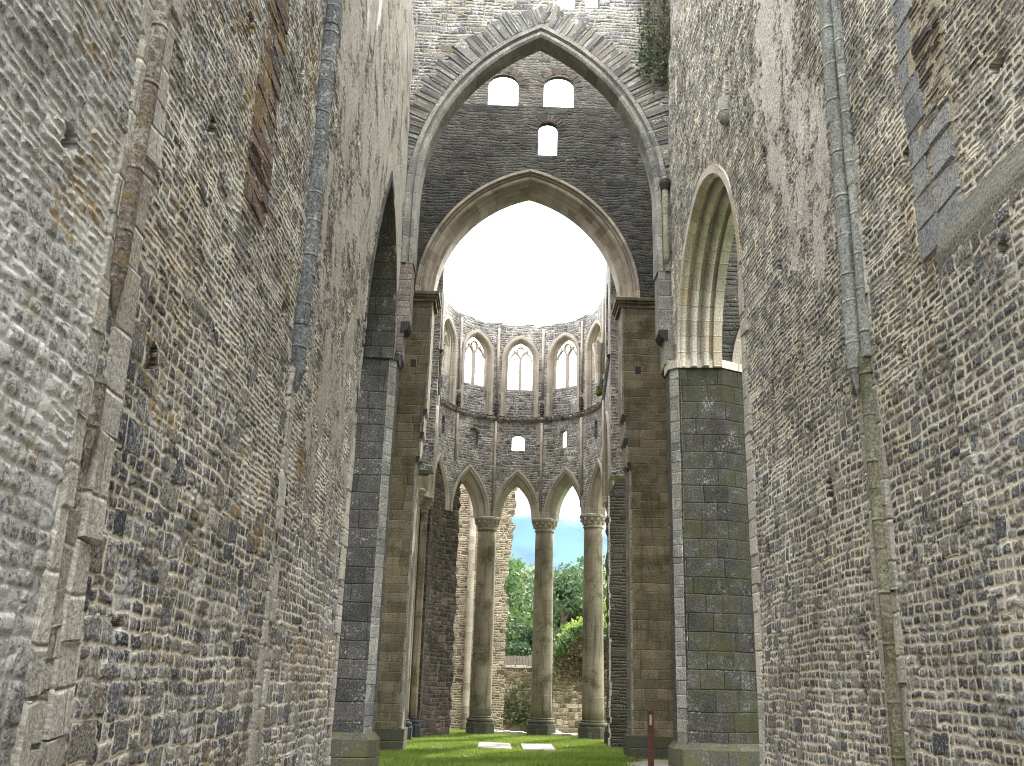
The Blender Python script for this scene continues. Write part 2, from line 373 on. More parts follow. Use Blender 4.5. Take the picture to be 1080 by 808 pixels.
M['roll_green'] = masonry('shaft_grey_green', .36, 1., .004, .02, .016, [(0, (.20, .22, .21)), (.5, (.27, .285, .27)), (1, (.23, .24, .22))], (.3, .3, .26), .35, .15, 'BUMP', 0, soft=.02, rr=.4, fine=1.0, dirt=.3, spec=.45)
M['roll_moss'] = masonry('shaft_mossy', .36, 1., .004, .02, .016, [(0, (.20, .2, .15)), (.5, (.25, .25, .17)), (1, (.2, .19, .13))], (.25, .24, .18), .12, .3, 'BUMP', 0, soft=.02, rr=.4, fine=1.0, dirt=.3, moss=.42, spec=.45)
M['quoin_red'] = masonry('quoin_reddish', 3., 3., .001, .01, .014, RED, (.4, .36, .28), .30, .30, 'BUMP', 0, soft=.02, fine=.9, dirt=.3, spec=.45)
M['quoin_gran'] = masonry('quoin_granite', 3., 3., .001, .01, .014, [(0, (.2, .21, .22)), (.5, (.27, .285, .295)), (1, (.33, .335, .335))], (.4, .36, .28), .3, .05, 'BUMP', 0, soft=.02, fine=1.1, dirt=.35, spec=.6)
M['brick_dark'] = masonry('dark_brick', 3., 3., .001, .01, .012, [(0, (.06, .05, .042)), (.5, (.09, .07, .056)), (1, (.12, .10, .085))], (.2, .18, .15), .1, .0, 'BUMP', 0, soft=.02, fine=1.)
M['slate'] = masonry('thin_slab_stone', 3., 3., .001, .01, .012, [(0, (.10, .098, .098)), (.5, (.17, .16, .15)), (1, (.25, .235, .21))], (.4, .36, .28), .25, .1, 'BUMP', 0, soft=.02, fine=1.0, spec=.45)
M['vouss'] = masonry('voussoir_stone', 3., 3., .001, .01, .012, [(0, (.08, .08, .082)), (.4, (.15, .148, .142)), (.7, (.19, .175, .15)), (1, (.23, .225, .215))], (.4, .36, .28), .36, .34, 'BUMP', 0, soft=.02, fine=1.0)
M['mortar'] = masonry('lime_mortar', 3., 3., .001, .02, .02, [(0, (.36, .31, .23)), (1, (.46, .40, .29))], (.4, .36, .28), .1, .0, 'BUMP', 0, soft=.02, fine=.8, dirt=.15)
M['cement'] = masonry('grey_render', 5., 5., .001, .02, .02, [(0, (.12, .118, .105)), (1, (.15, .145, .125))], (.2, .2, .18), .3, .0, 'BUMP', 0, soft=.02, fine=.9, dirt=.3, streak=.3)
M['base_dark'] = masonry('base_mossy_dark', .3, .5, .004, .02, .02, [(0, (.05, .05, .045)), (.5, (.08, .078, .065)), (1, (.065, .065, .06))], (.12, .11, .09), .12, .0, 'BUMP', 0, soft=.02, fine=1., moss=.5)
M['base_blue'] = masonry('base_blue_black', 2., 2., .004, .02, .015, [(0, (.03, .031, .034)), (1, (.05, .052, .056))], (.1, .1, .1), .1, .0, 'BUMP', 0, soft=.02, fine=1.)
M['slab_white'] = masonry('grave_slab', 3., 3., .001, .01, .01, [(0, (.34, .32, .28)), (1, (.40, .38, .34))], (.4, .36, .28), .2, .0, 'BUMP', 0, soft=.02, fine=.9, dirt=.3, spec=.3)

def simple(name, c, rough=.8, var=.3, scale=20., metal=0.):
    m, t, out, b = newmat(name)
    tc = t.new('ShaderNodeTexCoord').outputs['Object']
    n = t.noise(tc, scale, 4., .6)
    t.put(b.inputs['Base Color'], t.vm('SCALE', t.new_rgb(c), sc=t.m('ADD', t.m('MULTIPLY', n, 2 * var), 1 - var)))
    b.inputs['Roughness'].default_value = rough; b.inputs['Metallic'].default_value = metal
    return m
M['black'] = simple('near_black', (.022, .021, .02))  # near-black stone; also the painted shade of the putlog holes
def rust_mat():
    m, t, out, b = newmat('rusted_steel')
    tc = t.new('ShaderNodeTexCoord').outputs['Object']
    n = t.noise(tc, 9., 6., .7)
    t.put(b.inputs['Base Color'], t.ramp(n, [(.3, (.025, .012, .01)), (.5, (.075, .027, .018)), (.7, (.13, .05, .028))]))
    b.inputs['Roughness'].default_value = .8
    return m
M['rust'] = rust_mat()
M['label'] = simple('pale_plate', (.45, .42, .38), .6, .1)
M['wood'] = simple('weathered_wood', (.14, .12, .10), .85, .35, 6.)
M['bark'] = simple('tree_bark', (.09, .07, .05), .95, .4, 9.)

def leaf_mat(name, c1, c2, tr=.35):
    m, t, out, b = newmat(name)
    oi = t.new('ShaderNodeUVMap', uv_map='UVMap').outputs[0]
    col = t.mix(t.xyz(oi)[0], c1, c2)
    t.put(b.inputs['Base Color'], col); b.inputs['Roughness'].default_value = .55
    b.inputs['Specular IOR Level'].default_value = .3
    tl = t.new('ShaderNodeBsdfTranslucent'); t.put(tl.inputs[0], t.vm('SCALE', col, sc=1.3))
    mx = t.new('ShaderNodeMixShader'); mx.inputs[0].default_value = tr
    t.l.new(b.outputs[0], mx.inputs[1]); t.l.new(tl.outputs[0], mx.inputs[2]); t.l.new(mx.outputs[0], out.inputs['Surface'])
    return m
M['leaf'] = leaf_mat('leaf_mid', (.028, .06, .02), (.075, .13, .035))
M['leaf_dark'] = leaf_mat('leaf_dark', (.025, .055, .022), (.06, .10, .04))
M['leaf_yel'] = leaf_mat('leaf_bright', (.11, .17, .025), (.2, .26, .05))
M['leaf_pale'] = leaf_mat('leaf_pale', (.08, .12, .05), (.15, .19, .085))
M['ivy'] = leaf_mat('ivy_leaf', (.03, .055, .02), (.07, .10, .04), .2)
M['ivy_brown'] = leaf_mat('ivy_dry_leaf', (.06, .045, .022), (.11, .085, .04), .2)
M['grass'] = leaf_mat('grass_blade', (.10, .16, .022), (.2, .26, .05), .4)

# ------------------------------------------------------------------ shapes
def arc_pts(c, a, zs, h, n=14, off=0.0):
    """pointed arch from left springing to right springing: (s, z, nx, nz)"""
    r = (a * a + h * h) / (2 * a); out = []
    cl = c - a + r
    ang = math.atan2(h, r - a) if h > 0 else 0       # angle at apex seen from left arc centre
    amax = math.pi - math.atan2(h, (cl - c)) if True else 0
    ap = math.atan2(h, c - cl)
    for k in range(n + 1):
        th = math.pi + (ap - math.pi) * k / n
        nx, nz = math.cos(th), math.sin(th)
        if k == n and abs(nx) > 1e-6 and off:
            # keep the mitre at the apex vertical
            nz2 = math.sqrt(max((r + off) ** 2 - (c - cl) ** 2, 0)) - h
            out.append((c, zs + h, 0.0, nz2 / off)); continue
        if k == n: nx, nz = 0.0, 1.0
        out.append((cl + r * math.cos(th), zs + r * math.sin(th), nx, nz))
    for s_, z_, nx, nz in reversed(out[:-1]): out.append((2 * c - s_, z_, -nx, nz))
    return out

def arch_poly(c, a, z0, zs, h, n=14, flat=False):
    P = [(s_, z_) for s_, z_, _, _ in arc_pts(c, a, zs, h, n)]
    return [(c - a, z0)] + P + [(c + a, z0)]

def off_arch(c, a, zs, h, o, n=14):
    return [(s_ + o * nx, z_ + o * nz) for s_, z_, nx, nz in arc_pts(c, a, zs, h, n, off=o)]

def inside(p, poly):
    x, y = p; r = False; j = len(poly) - 1
    for i in range(len(poly)):
        xi, yi = poly[i]; xj, yj = poly[j]
        if (yi > y) != (yj > y) and x < (xj - xi) * (y - yi) / (yj - yi) + xi: r = not r
        j = i
    return r

def densify(poly, step):
    out = []
    for i in range(len(poly)):
        a = poly[i]; b = poly[(i + 1) % len(poly)]
        d = math.hypot(b[0] - a[0], b[1] - a[1]); n = max(1, int(math.ceil(d / step)))
        for k in range(n): out.append((a[0] + (b[0] - a[0]) * k / n, a[1] + (b[1] - a[1]) * k / n))
    return out

def slab(mb, outer, holes, fmap, d0, d1, grid=0.0, flip=False, uo=0.0, reveal=True, outer_sides=True):
    """plate in (s,z) with openings between depths d0 and d1; fmap(s,z,d) -> xyz"""
    if grid > 0:
        outer = densify(outer, grid); holes = [densify(h, grid) for h in holes]
    pts = []; edges = []
    for poly in [outer] + holes:
        i0 = len(pts); n = len(poly); pts += [V3(p) for p in poly]
        edges += [(i0 + k, i0 + (k + 1) % n) for k in range(n)]
    if grid > 0:
        xs = [p[0] for p in outer]; zs = [p[1] for p in outer]
        gx = np.arange(min(xs) + grid / 2, max(xs), grid); gz = np.arange(min(zs) + grid / 2, max(zs), grid)
        allp = np.array([tuple(p) for p in pts])
        for x in gx:
            for z in gz:
                if np.min((allp[:, 0] - x) ** 2 + (allp[:, 1] - z) ** 2) > (grid * .35) ** 2: pts.append(V3((x, z)))
    res = geometry.delaunay_2d_cdt(pts, edges, [], 0, 1e-5)
    vs, fs = res[0], res[2]
    tris = []
    for f in fs:
        cx = sum(vs[i][0] for i in f) / 3; cz = sum(vs[i][1] for i in f) / 3
        if inside((cx, cz), outer) and not any(inside((cx, cz), h) for h in holes): tris.append(f)
    for d, rv in ((d0, flip), (d1, not flip)):
        i0 = len(mb.v)
        for p in vs: mb.v.append(tuple(fmap(p[0], p[1], d)))
        for f in tris:
            q = list(reversed(f)) if rv else list(f)
            mb.face([i0 + i for i in q], [(vs[i][0] + uo, vs[i][1]) for i in q])
    for pi, poly in enumerate([outer] + holes):
        if pi == 0 and not outer_sides: continue
        L = 0; n = len(poly)
        area = sum(poly[k][0] * poly[(k + 1) % n][1] - poly[(k + 1) % n][0] * poly[k][1] for k in range(n))
        for k in range(n):
            a = poly[k]; b = poly[(k + 1) % n]; l = math.hypot(b[0] - a[0], b[1] - a[1])
            q = [fmap(*a, d0), fmap(*b, d0), fmap(*b, d1), fmap(*a, d1)]
            u = [(d0 + 3 + uo, a[1] if abs(b[0] - a[0]) < abs(b[1] - a[1]) * .2 else L), (d0 + 3 + uo, b[1] if abs(b[0] - a[0]) < abs(b[1] - a[1]) * .2 else L + l)]
            u = u + [(d1 + 3 + uo, u[1][1]), (d1 + 3 + uo, u[0][1])]
            rv = (area > 0) == flip
            if pi: rv = not rv if (area > 0) else not rv
            if pi and area < 0: rv = (True == flip)
            if rv: q.reverse(); u.reverse()
            mb.quad(q, u); L += l

def sweep(mb, path, prof, fmap, close=False, voff=0.0, uoff=0.0):
    """profile (offset outward, depth) along a path of (s,z,nx,nz)"""
    i0 = len(mb.v); m = len(prof); L = 0; Ls = []; Pl = [0]
    for k in range(1, m): Pl.append(Pl[-1] + math.hypot(prof[k][0] - prof[k - 1][0], prof[k][1] - prof[k - 1][1]))
    for k, (s_, z_, nx, nz) in enumerate(path):
        if k: L += math.hypot(s_ - path[k - 1][0], z_ - path[k - 1][1])
        Ls.append(L + voff)
        for o, d in prof: mb.v.append(tuple(fmap(s_ + o * nx, z_ + o * nz, d)))
    for k in range(len(path) - 1):
        for j in range(m - 1):
            a = i0 + k * m + j; b = a + m
            mb.face([a, a + 1, b + 1, b], [(Pl[j] + uoff, Ls[k]), (Pl[j + 1] + uoff, Ls[k]), (Pl[j + 1] + uoff, Ls[k + 1]), (Pl[j] + uoff, Ls[k + 1])])

def jambs(c, a, z0, pts):
    """extend an arch path with straight jambs down to z0"""
    f = pts[0]; l = pts[-1]
    return [(f[0], z0, -1., 0.)] + pts + [(l[0], z0, 1., 0.)]

def roll(o, d, r, n=6, a0=180., a1=360.):
    return [(o + r * math.cos(R(a0 + (a1 - a0) * k / n)), d + r * math.sin(R(a0 + (a1 - a0) * k / n))) for k in range(n + 1)]

def wall_grid(name, X, sgn, y0, y1, dy, z0, z1, dz, mat, parent, holes, openings, maskfn, uo, bulge=None, strips=()):
    ys = np.arange(y0, y1 + dy / 2, dy); zs = np.arange(z0, z1 + dz / 2, dz)
    Yg, Zg = np.meshgrid(ys, zs, indexing='xy')
    ny, nz = len(ys), len(zs)
    wav = .012 * np.sin(Yg * 1.3 + Zg * .7) + .010 * np.sin(Yg * 2.9 - Zg * 1.9 + 1.) + .008 * np.sin(Zg * 4.1 + Yg * .6)
    dep = np.zeros_like(Yg)
    hm = np.zeros_like(Yg)
    for (hy, hz, w, h, d) in holes:
        jy = .012 * np.sin(Zg * 60 + hy * 9); jz = .012 * np.sin(Yg * 55 + hz * 7)
        msk = (np.abs(Yg - hy + jy) < w / 2) & (np.abs(Zg - hz + jz) < h / 2)
        dep[msk] = d; hm[msk] = 1
    for a_, b_ in strips: wav = wav * (1 - sst(Yg, a_ - .2, a_) * (1 - sst(Yg, b_, b_ + .2)) * sst(Zg, 4.2, 4.6))
    if bulge is not None: wav = wav + bulge(Yg, Zg)
    P = np.stack([X + sgn * (wav * .8) - sgn * dep, Yg, Zg], -1).reshape(-1, 3).astype(np.float32)
    keep = np.ones((nz - 1, ny - 1), bool)
    yc = (ys[:-1] + ys[1:]) / 2; zc = (zs[:-1] + zs[1:]) / 2
    for poly in openings:
        lo = min(p[0] for p in poly); hi = max(p[0] for p in poly); top = max(p[1] for p in poly)
        for j in np.where((yc > lo) & (yc < hi))[0]:
            for i in np.where(zc < top)[0]:
                if keep[i, j] and inside((yc[j], zc[i]), poly): keep[i, j] = False
    I, J = np.where(keep)
    a = I * ny + J
    quads = np.stack([a, a + 1, a + ny + 1, a + ny], -1)
    if sgn < 0: quads = quads[:, ::-1]
    nq = len(quads)
    me = bpy.data.meshes.new(name)
    me.vertices.add(len(P)); me.vertices.foreach_set('co', P.ravel())
    me.loops.add(nq * 4); me.loops.foreach_set('vertex_index', quads.ravel().astype(np.int32))
    me.polygons.add(nq); me.polygons.foreach_set('loop_start', (np.arange(nq) * 4).astype(np.int32))
    uvl = me.uv_layers.new(name='UVMap')
    uv = np.stack([Yg + uo, Zg], -1).reshape(-1, 2)[quads.ravel()].astype(np.float32)
    uvl.data.foreach_set('uv', uv.ravel())
    mk = maskfn(Yg, Zg); mk[..., 1] = np.maximum(mk[..., 1], 0)
    at = me.attributes.new('mask', 'FLOAT_COLOR', 'POINT')
    at.data.foreach_set('color', mk.reshape(-1, 4).astype(np.float32).ravel())
    me.polygons.foreach_set('use_smooth', np.ones(nq, bool))
    me.materials.append(mat); me.update(calc_edges=True)
    o = bpy.data.objects.new(name, me); COL.objects.link(o)
    o.parent = parent; o.location = -V3(parent.location)
    # drop unused vertices is not needed: loose points do not render
    return o

def sst(x, a, b):
    t_ = np.clip((x - a) / (b - a), 0, 1); return t_ * t_ * (3 - 2 * t_)

XL, XR = -2.0, 3.05
CXN = .5                       # nave axis
mapL = lambda s_, z_, d: (XL - d, s_, z_)
mapR = lambda s_, z_, d: (XR + d, s_, z_)
WT = 1.4

# ================================================================== NAVE WALLS
def shaft_drums(mb, y, X, sgn, r, z0, z1, hh=.42, proud=.0):
    """engaged half-round shaft of slightly shifted drums with ragged ends"""
    z = z0
    while z < z1 - .05:
        h = min(random.uniform(hh * .6, hh * 1.35), z1 - z)
        dx, dy, rr = random.uniform(-.006, .006), random.uniform(-.006, .006), r * random.uniform(.95, 1.04)
        x = X + sgn * (proud + dx)
        mb.tube([(x, y + dy, z + .001), (x, y + dy, z + .006), (x, y + dy, z + h - .006), (x, y + dy, z + h - .001)], [rr * .995, rr, rr, rr * .995], 16, True, wob=.01, uoff=random.uniform(0, 9))
        z += h
    return mb

def broken(mb, y, x, r, z):
    """ragged broken lower end of a shaft"""
    zz = [z - .22, z - .15, z - .09, z - .04, z + .005]; q = [.12, .4, .62, .85, 1.0]
    mb.tube([(x - math.copysign(.02 * (1 - a), x), y + random.uniform(-.012, .012), b_) for a, b_ in zip(q, zz)], [r * a for a in q], 14, True, wob=.13, uoff=random.uniform(0, 9))

def strip_blocks(mb, X, sgn, ya, yb, z0, z1, d, hlo=.25, hhi=.6, jit=.008, split=0.0):
    z = z0
    while z < z1 - .04:
        h = min(random.uniform(hlo, hhi), z1 - z)
        cuts = [ya, yb]
        if random.random() < split: cuts = [ya, ya + (yb - ya) * random.uniform(.3, .7), yb]
        if split == 0: cuts[0] += random.uniform(-.018, .014); cuts[-1] += random.uniform(-.014, .018)
        for c0, c1 in zip(cuts[:-1], cuts[1:]):
            w = c1 - c0 - .003
            dd = d + random.uniform(-.008, .012)
            if sgn > 0: mb.block((X - .05, c0 + .001, z), (0, 1, 0), (0, 0, 1), (1, 0, 0), w, h - .004, dd + .05, .008, jit)
            else: mb.block((X + .05, c0 + .001 + w, z), (0, -1, 0), (0, 0, 1), (-1, 0, 0), w, h - .004, dd + .05, .008, jit)
        z += h

def hole_core(c, a, zs, h):
    P = [(s_, z_) for s_, z_, _, _ in arc_pts(c, a, zs, h, 14)]
    return [(c - a, -.2)] + P + [(c + a, zs - .02), (16.42, zs - .05), (16.42, -.2)]
def left_arch(off, n):
    A = arc_pts(14.12, 1.68, 4.9, 4.5, n, off=off); B = arc_pts(14.12, 1.78, 6.9, 2.5, n, off=off)
    return A[:n + 1] + B[n + 1:]
# ---- left wall
nl = thing('nave_wall', 'left grey rubble nave wall with two broken shafts and pale old plaster', 'wall', (XL, 8, 0))
openL = [(12.44, -.5)] + [(p[0], p[1]) for p in left_arch(.2, 14)] + [(15.9, 6.9), (15.96, 6.9), (15.96, -.5)]
mb = MB(); slab(mb, [(-7, -.3), (12.40, -.3), (12.40, 4.9)] + [(p[0] + .04 * p[2], p[1] + .04 * p[3]) for p in left_arch(.2, 14)] + [(15.97, 6.9), (15.97, 16), (-7, 16)], [], mapL, .08, WT, flip=True)
build_part(mb, 'wall_core', M['rub_tower'], nl)
def maskL(Y, Z):
    m = np.zeros(Y.shape + (4,))
    pl = sst(Y, 8.6, 9.4) * (.34 * sst(Z, 1.6, 2.6) + .18 * sst(Z, 2.8, 4.2))
    m[..., 0] = pl + .10 * sst(Z, 6, 9) * sst(Y, 7, 9)
    m[..., 3] = 1.0 * (1 - sst(Y, 4.2, 4.6)) + .25 * sst(Z, 4, 7) * (1 - sst(Y, 8, 9))
    return m
wall_grid('rubble_face', XL, 1, 2.2, 15.96, .017, -.1, 13.6, .016, M['nave_l'], nl,
          [(3.83, 3.8, .09, .11, .3), (5.15, 3.2, .1, .14, .3), (3.55, 2.2, .12, .06, .2), (6.1, 6.2, .1, .12, .3), (7.7, 6.9, .12, .2, .35), (5.6, 5.0, .09, .1, .3), (7.95, 4.6, .1, .14, .3), (9.6, 5.9, .1, .16, .3), (10.6, 3.6, .08, .12, .3), (11.6, 6.8, .1, .14, .3),
           (5.2, 1.75, .12, .05, .12), (6.4, 2.4, .05, .07, .2), (9.9, 2.0, .07, .1, .2)],
          [openL], maskL, 0.0, None, ((6.42, 7.05),))
# shaft nearest the camera: flat strip + roll, broken below mid height
for a_ in ((4.52, 4.72, -.1, 14, .035, .35, .9, .012), (4.30, 4.40, -.1, 3.35, .03, .3, .9, .012), (4.32, 4.42, 3.35, 14, .015, .3, .8, .012)):
    mb = MB(); strip_blocks(mb, XL, 1, *a_); build_part(mb, 'shaft_backing', M['ash_pale_old'], nl)
mb = MB(); shaft_drums(mb, 4.45, XL, 1, .052, 3.42, 14, .7, .03); broken(mb, 4.45, XL + .03, .052, 3.42); 
build_part(mb, 'shaft', M['roll_brown'], nl, smooth=True)
mb = MB(); shaft_drums(mb, 4.46, XL, 1, .05, 2.62, 2.9, .3, .01); broken(mb, 4.46, XL + .01, .05, 2.62)
build_part(mb, 'shaft_stump', M['roll_brown'], nl, smooth=True)
mb = MB(); strip_blocks(mb, XL, 1, 4.37, 4.55, -.1, 3.4, .006, .12, .4, .02)
build_part(mb, 'shaft_scar', M['ash_pale_old'], nl)
# second shaft
mb = MB(); strip_blocks(mb, XL, 1, 8.60, 8.80, 4.3, 14, .035, .3, .6, .012)
build_part(mb, 'shaft_backing', M['roll_blue'], nl)
mb = MB(); shaft_drums(mb, 8.53, XL, 1, .085, 4.25, 14, .5, .04); broken(mb, 8.53, XL + .04, .085, 4.25)
build_part(mb, 'shaft', M['roll_blue'], nl, smooth=True)
for a_ in ((8.44, 8.62, 2.75, 4.25, .03, .4, .8, .014), (8.40, 8.52, -.1, 2.7, .03, .35, .8, .014), (8.56, 8.74, -.1, 2.6, .014, .3, .7, .014)):
    mb = MB(); strip_blocks(mb, XL, 1, *a_); build_part(mb, 'shaft_remnant', M['ash_pale_old'], nl)
# blocked jamb of reddish stones
mb = MB(); strip_blocks(mb, XL, 1, 6.42, 7.04, 4.95, 14, .006, .05, .17, .012, .8)
build_part(mb, 'quoin_strip', M['quoin_red'], nl)
# arch edge + jamb stones of the side opening
def opening_trim(parent, mp, sgn, X, c, a, zs, h, ynear, mat_arch, mat_near, step, WT=1.4):
    pth = arc_pts(c, a, zs, h, 22, off=.2) if step else left_arch(.2, 22)
    mb = MB()
    rl = lambda o, d, r: [(o + r * math.cos(R(q)), d + r * math.sin(R(q))) for q in range(270, 89, -30)]
    prof = [(.16, .06), (.16, -.025), (.03, -.025), (.03, .02)] + rl(.02, .07, .045) + [(.09, .13), (.09, .18), (-.02, .19)] + rl(-.04, .25, .05) + [(.05, .32), (.05, .38), (-.07, .39)] + rl(-.09, .45, .05) + [(.0, .52), (.0, .57), (-.1, .58), (-.1, WT + .03), (.1, WT + .03)]
    if not step: prof = [(.12, .06), (.12, -.02), (.0, -.02), (-.03, .02), (-.03, .5), (-.15, .55), (-.15, 1.0), (-.25, 1.05), (-.25, WT + .03), (.1, WT + .03)]
    sweep(mb, pth, prof, mp)
    build_part(mb, 'arch_moulding', mat_arch, parent)
    mb = MB(); z = -.1
    if not step: zs = 4.9
    while z < zs:
        hh = random.uniform(.25, .5); w = random.choice((.16, .22, .3)); hh = min(hh, zs - z + .05)
        y1 = ynear + .03
        if sgn > 0: mb.block((X - .06, y1 - w, z), (0, 1, 0), (0, 0, 1), (1, 0, 0), w, hh - .008, .075 + random.uniform(0, .012), .012, .006)
        else: mb.block((X + .06, y1, z), (0, -1, 0), (0, 0, 1), (-1, 0, 0), w, hh - .008, .075 + random.uniform(0, .012), .012, .006)
        z += hh
    build_part(mb, 'jamb_quoins', mat_near, parent)
    mb = MB(); mb.box(min(X - sgn * .06, X - sgn * WT), max(X - sgn * .06, X - sgn * WT), ynear - .02, ynear + .02, -.1, zs if step else 4.95, 5.)
    build_part(mb, 'jamb_reveal', mat_near, parent)
opening_trim(nl, mapL, 1, XL, 14.1, 1.8, 6.9, 2.5, 12.44, M['ash_dark'], M['ash_pale_old'], False)

# ---- right wall
nr = thing('nave_wall', 'right nave wall with mossy double shaft and pale moulded arch', 'wall', (XR, 8, 0))
openR = [(11.6, -.5), (11.6, 6.9)] + off_arch(13.75, 2.15, 6.9, 2.32, .1) + [(15.9, 6.9), (15.9, -.5)]
mb = MB(); slab(mb, [(-7, -.3), (16.45, -.3), (16.45, 16), (-7, 16)], [hole_core(13.75, 2.31, 6.9, 2.5)], mapR, .08, .70, uo=40.)
build_part(mb, 'wall_core', M['rub_tower'], nr)
def maskR(Y, Z):
    m = np.zeros(Y.shape + (4,))
    c = 9.2 + .25 * np.sin(Z * 1.7)
    pl = (1 - sst(np.abs(Y - c - .15 * (Z - 8)), .5, 1.5)) * sst(Z, 4.6, 6.2)
    m[..., 0] = pl * .60 + .25 * sst(Y, 10, 11) * sst(Z, 6, 9)
    m[..., 0] = np.maximum(m[..., 0], .58 * sst(Y, 11.0, 11.5) * (1 - sst(Z, 3.6, 5.4)) * (1 - sst(Y, 11.8, 12)))
    m[..., 3] = .1 + .3 * (1 - sst(Y, 5, 6)) * (1 - sst(Z, 3.4, 4.4)) * sst(Z, 2.4, 3.4)
    m[..., 1] = (1 - sst(Y, 6.02, 6.22)) * (1 - sst(Z, 4.70, 4.74)) * (.30 + .45 * sst(Z, 4.2, 4.45)) * sst(Z, 3.2, 4.3)
    return m
wall_grid('rubble_face', XR, -1, 2.6, 16.45, .017, -.1, 13.6, .016, M['nave_r'], nr,
          [(6.95, 4.05, .08, .15, .35), (7.95, 4.05, .1, .2, .35), (9.9, 6.1, .09, .16, .3), (10.4, 4.8, .1, .2, .35), (9.2, 4.0, .1, .15, .3), (9.75, 4.2, .08, .12, .3), (8.7, 3.3, .1, .2, .3), (10.9, 3.0, .1, .22, .3), (6.55, 6.3, .07, .1, .25), (6.5, 5.5, .08, .1, .3), (5.15, 5.35, .12, .1, .25), (10.2, 7.7, .1, .2, .35), (8.15, 1.9, .08, .16, .3), (7.2, 1.75, .09, .1, .25), (8.3, 1.5, .06, .12, .3), (5.2, 4.1, .1, .08, .2), (11.85, 9.98, .17, .68, .3)],
          [openR], maskR, 40., lambda Y, Z: .09 * (1 - sst(Y, 6.05, 6.2)) * (1 - sst(Z, 4.42, 4.73)), ((5.74, 6.45),))
mb = MB(); shaft_drums(mb, 7.72, XR, -1, .082, 4.15, 14, .7, .04); broken(mb, 7.72, XR - .04, .082, 4.15)
build_part(mb, 'shaft', M['roll_green'], nr, smooth=True)
mb = MB(); shaft_drums(mb, 7.53, XR, -1, .05, 4.2, 14, .8, .02)
build_part(mb, 'shaft', M['roll_green'], nr, smooth=True)
mb = MB(); shaft_drums(mb, 7.57, XR, -1, .06, -.1, 4.25, .8, .025)
build_part(mb, 'shaft', M['roll_moss'], nr, smooth=True)
for a_ in ((7.64, 7.80, -.1, 4.1, .02, .3, .8, .014), (7.42, 7.52, -.1, 6.2, .012, .3, .8, .012)):
    mb = MB(); strip_blocks(mb, XR, -1, *a_); build_part(mb, 'shaft_remnant', M['ash_pale_old'], nr)
# blocked jamb: granite long-and-short stones and stacked thin slabs
mb = MB(); z = 5.35
while z < 13.5:
    h = random.uniform(.12, .3); w = random.choice((.16, .3, .22))
    mb.block((XR + .05, 6.42 + random.uniform(-.02, .05), z), (0, -1, 0), (0, 0, 1), (-1, 0, 0), w, h - .014, .062, .01, .012); z += h
z = 4.55
while z < 5.35:
    h = random.uniform(.18, .3)
    mb.block((XR + .05, 6.42, z), (0, -1, 0), (0, 0, 1), (-1, 0, 0), .3 + random.uniform(-.06, .06), h - .012, .064, .01, .012)
    mb.block((XR + .05, 6.10, z), (0, -1, 0), (0, 0, 1), (-1, 0, 0), .34, h - .012, .062, .01, .012); z += h
build_part(mb, 'quoin_strip', M['quoin_gran'], nr)
mb = MB(); z = 5.35
while z < 13.5:
    h = random.uniform(.035, .085); y = 6.2
    while y > 5.85:
        w = random.uniform(.15, .4); w = min(w, y - 5.74)
        mb.block((XR + .05, y - .01, z), (0, -1, 0), (0, 0, 1), (-1, 0, 0), w - .025, h - .026, .054 + random.uniform(-.008, .012), .008, .008); y -= w
    z += h
build_part(mb, 'slab_infill', M['slate'], nr)
mb = MB(); mb.box(XR + .0, XR + .08, 5.72, 6.36, 4.5, 13.5)
mb.v = [(x - .0 if x < XR + .04 else x, y, z) for x, y, z in mb.v]
build_part(mb, 'mortar_bed', M['mortar'], nr)
# stub of a shaft high up
mb = MB()
mb.tube([(XR - .03, 11.85, 9.2), (XR - .03, 11.85, 9.27), (XR - .03, 11.85, 9.62)], [.05, .09, .09], 14)
build_part(mb, 'shaft_stub', M['ash_gran'], nr, smooth=True)
opening_trim(nr, mapR, -1, XR, 13.75, 2.15, 6.9, 2.32, 11.6, M['ash_pale'], M['ash_pale_old'], True, .70)

# ================================================================== CROSSING TOWER
tw = thing('crossing_tower', 'roofless crossing tower with tall pointed arch before a lower arch under small round-headed windows', 'tower', (CXN, 20, 0))
YW, YW2, YE, YE2 = 16.5, 16.95, 23.0, 23.85
mapW = lambda s_, z_, d: (s_, YW + d, z_)
mapE = lambda s_, z_, d: (s_, YE + d, z_)
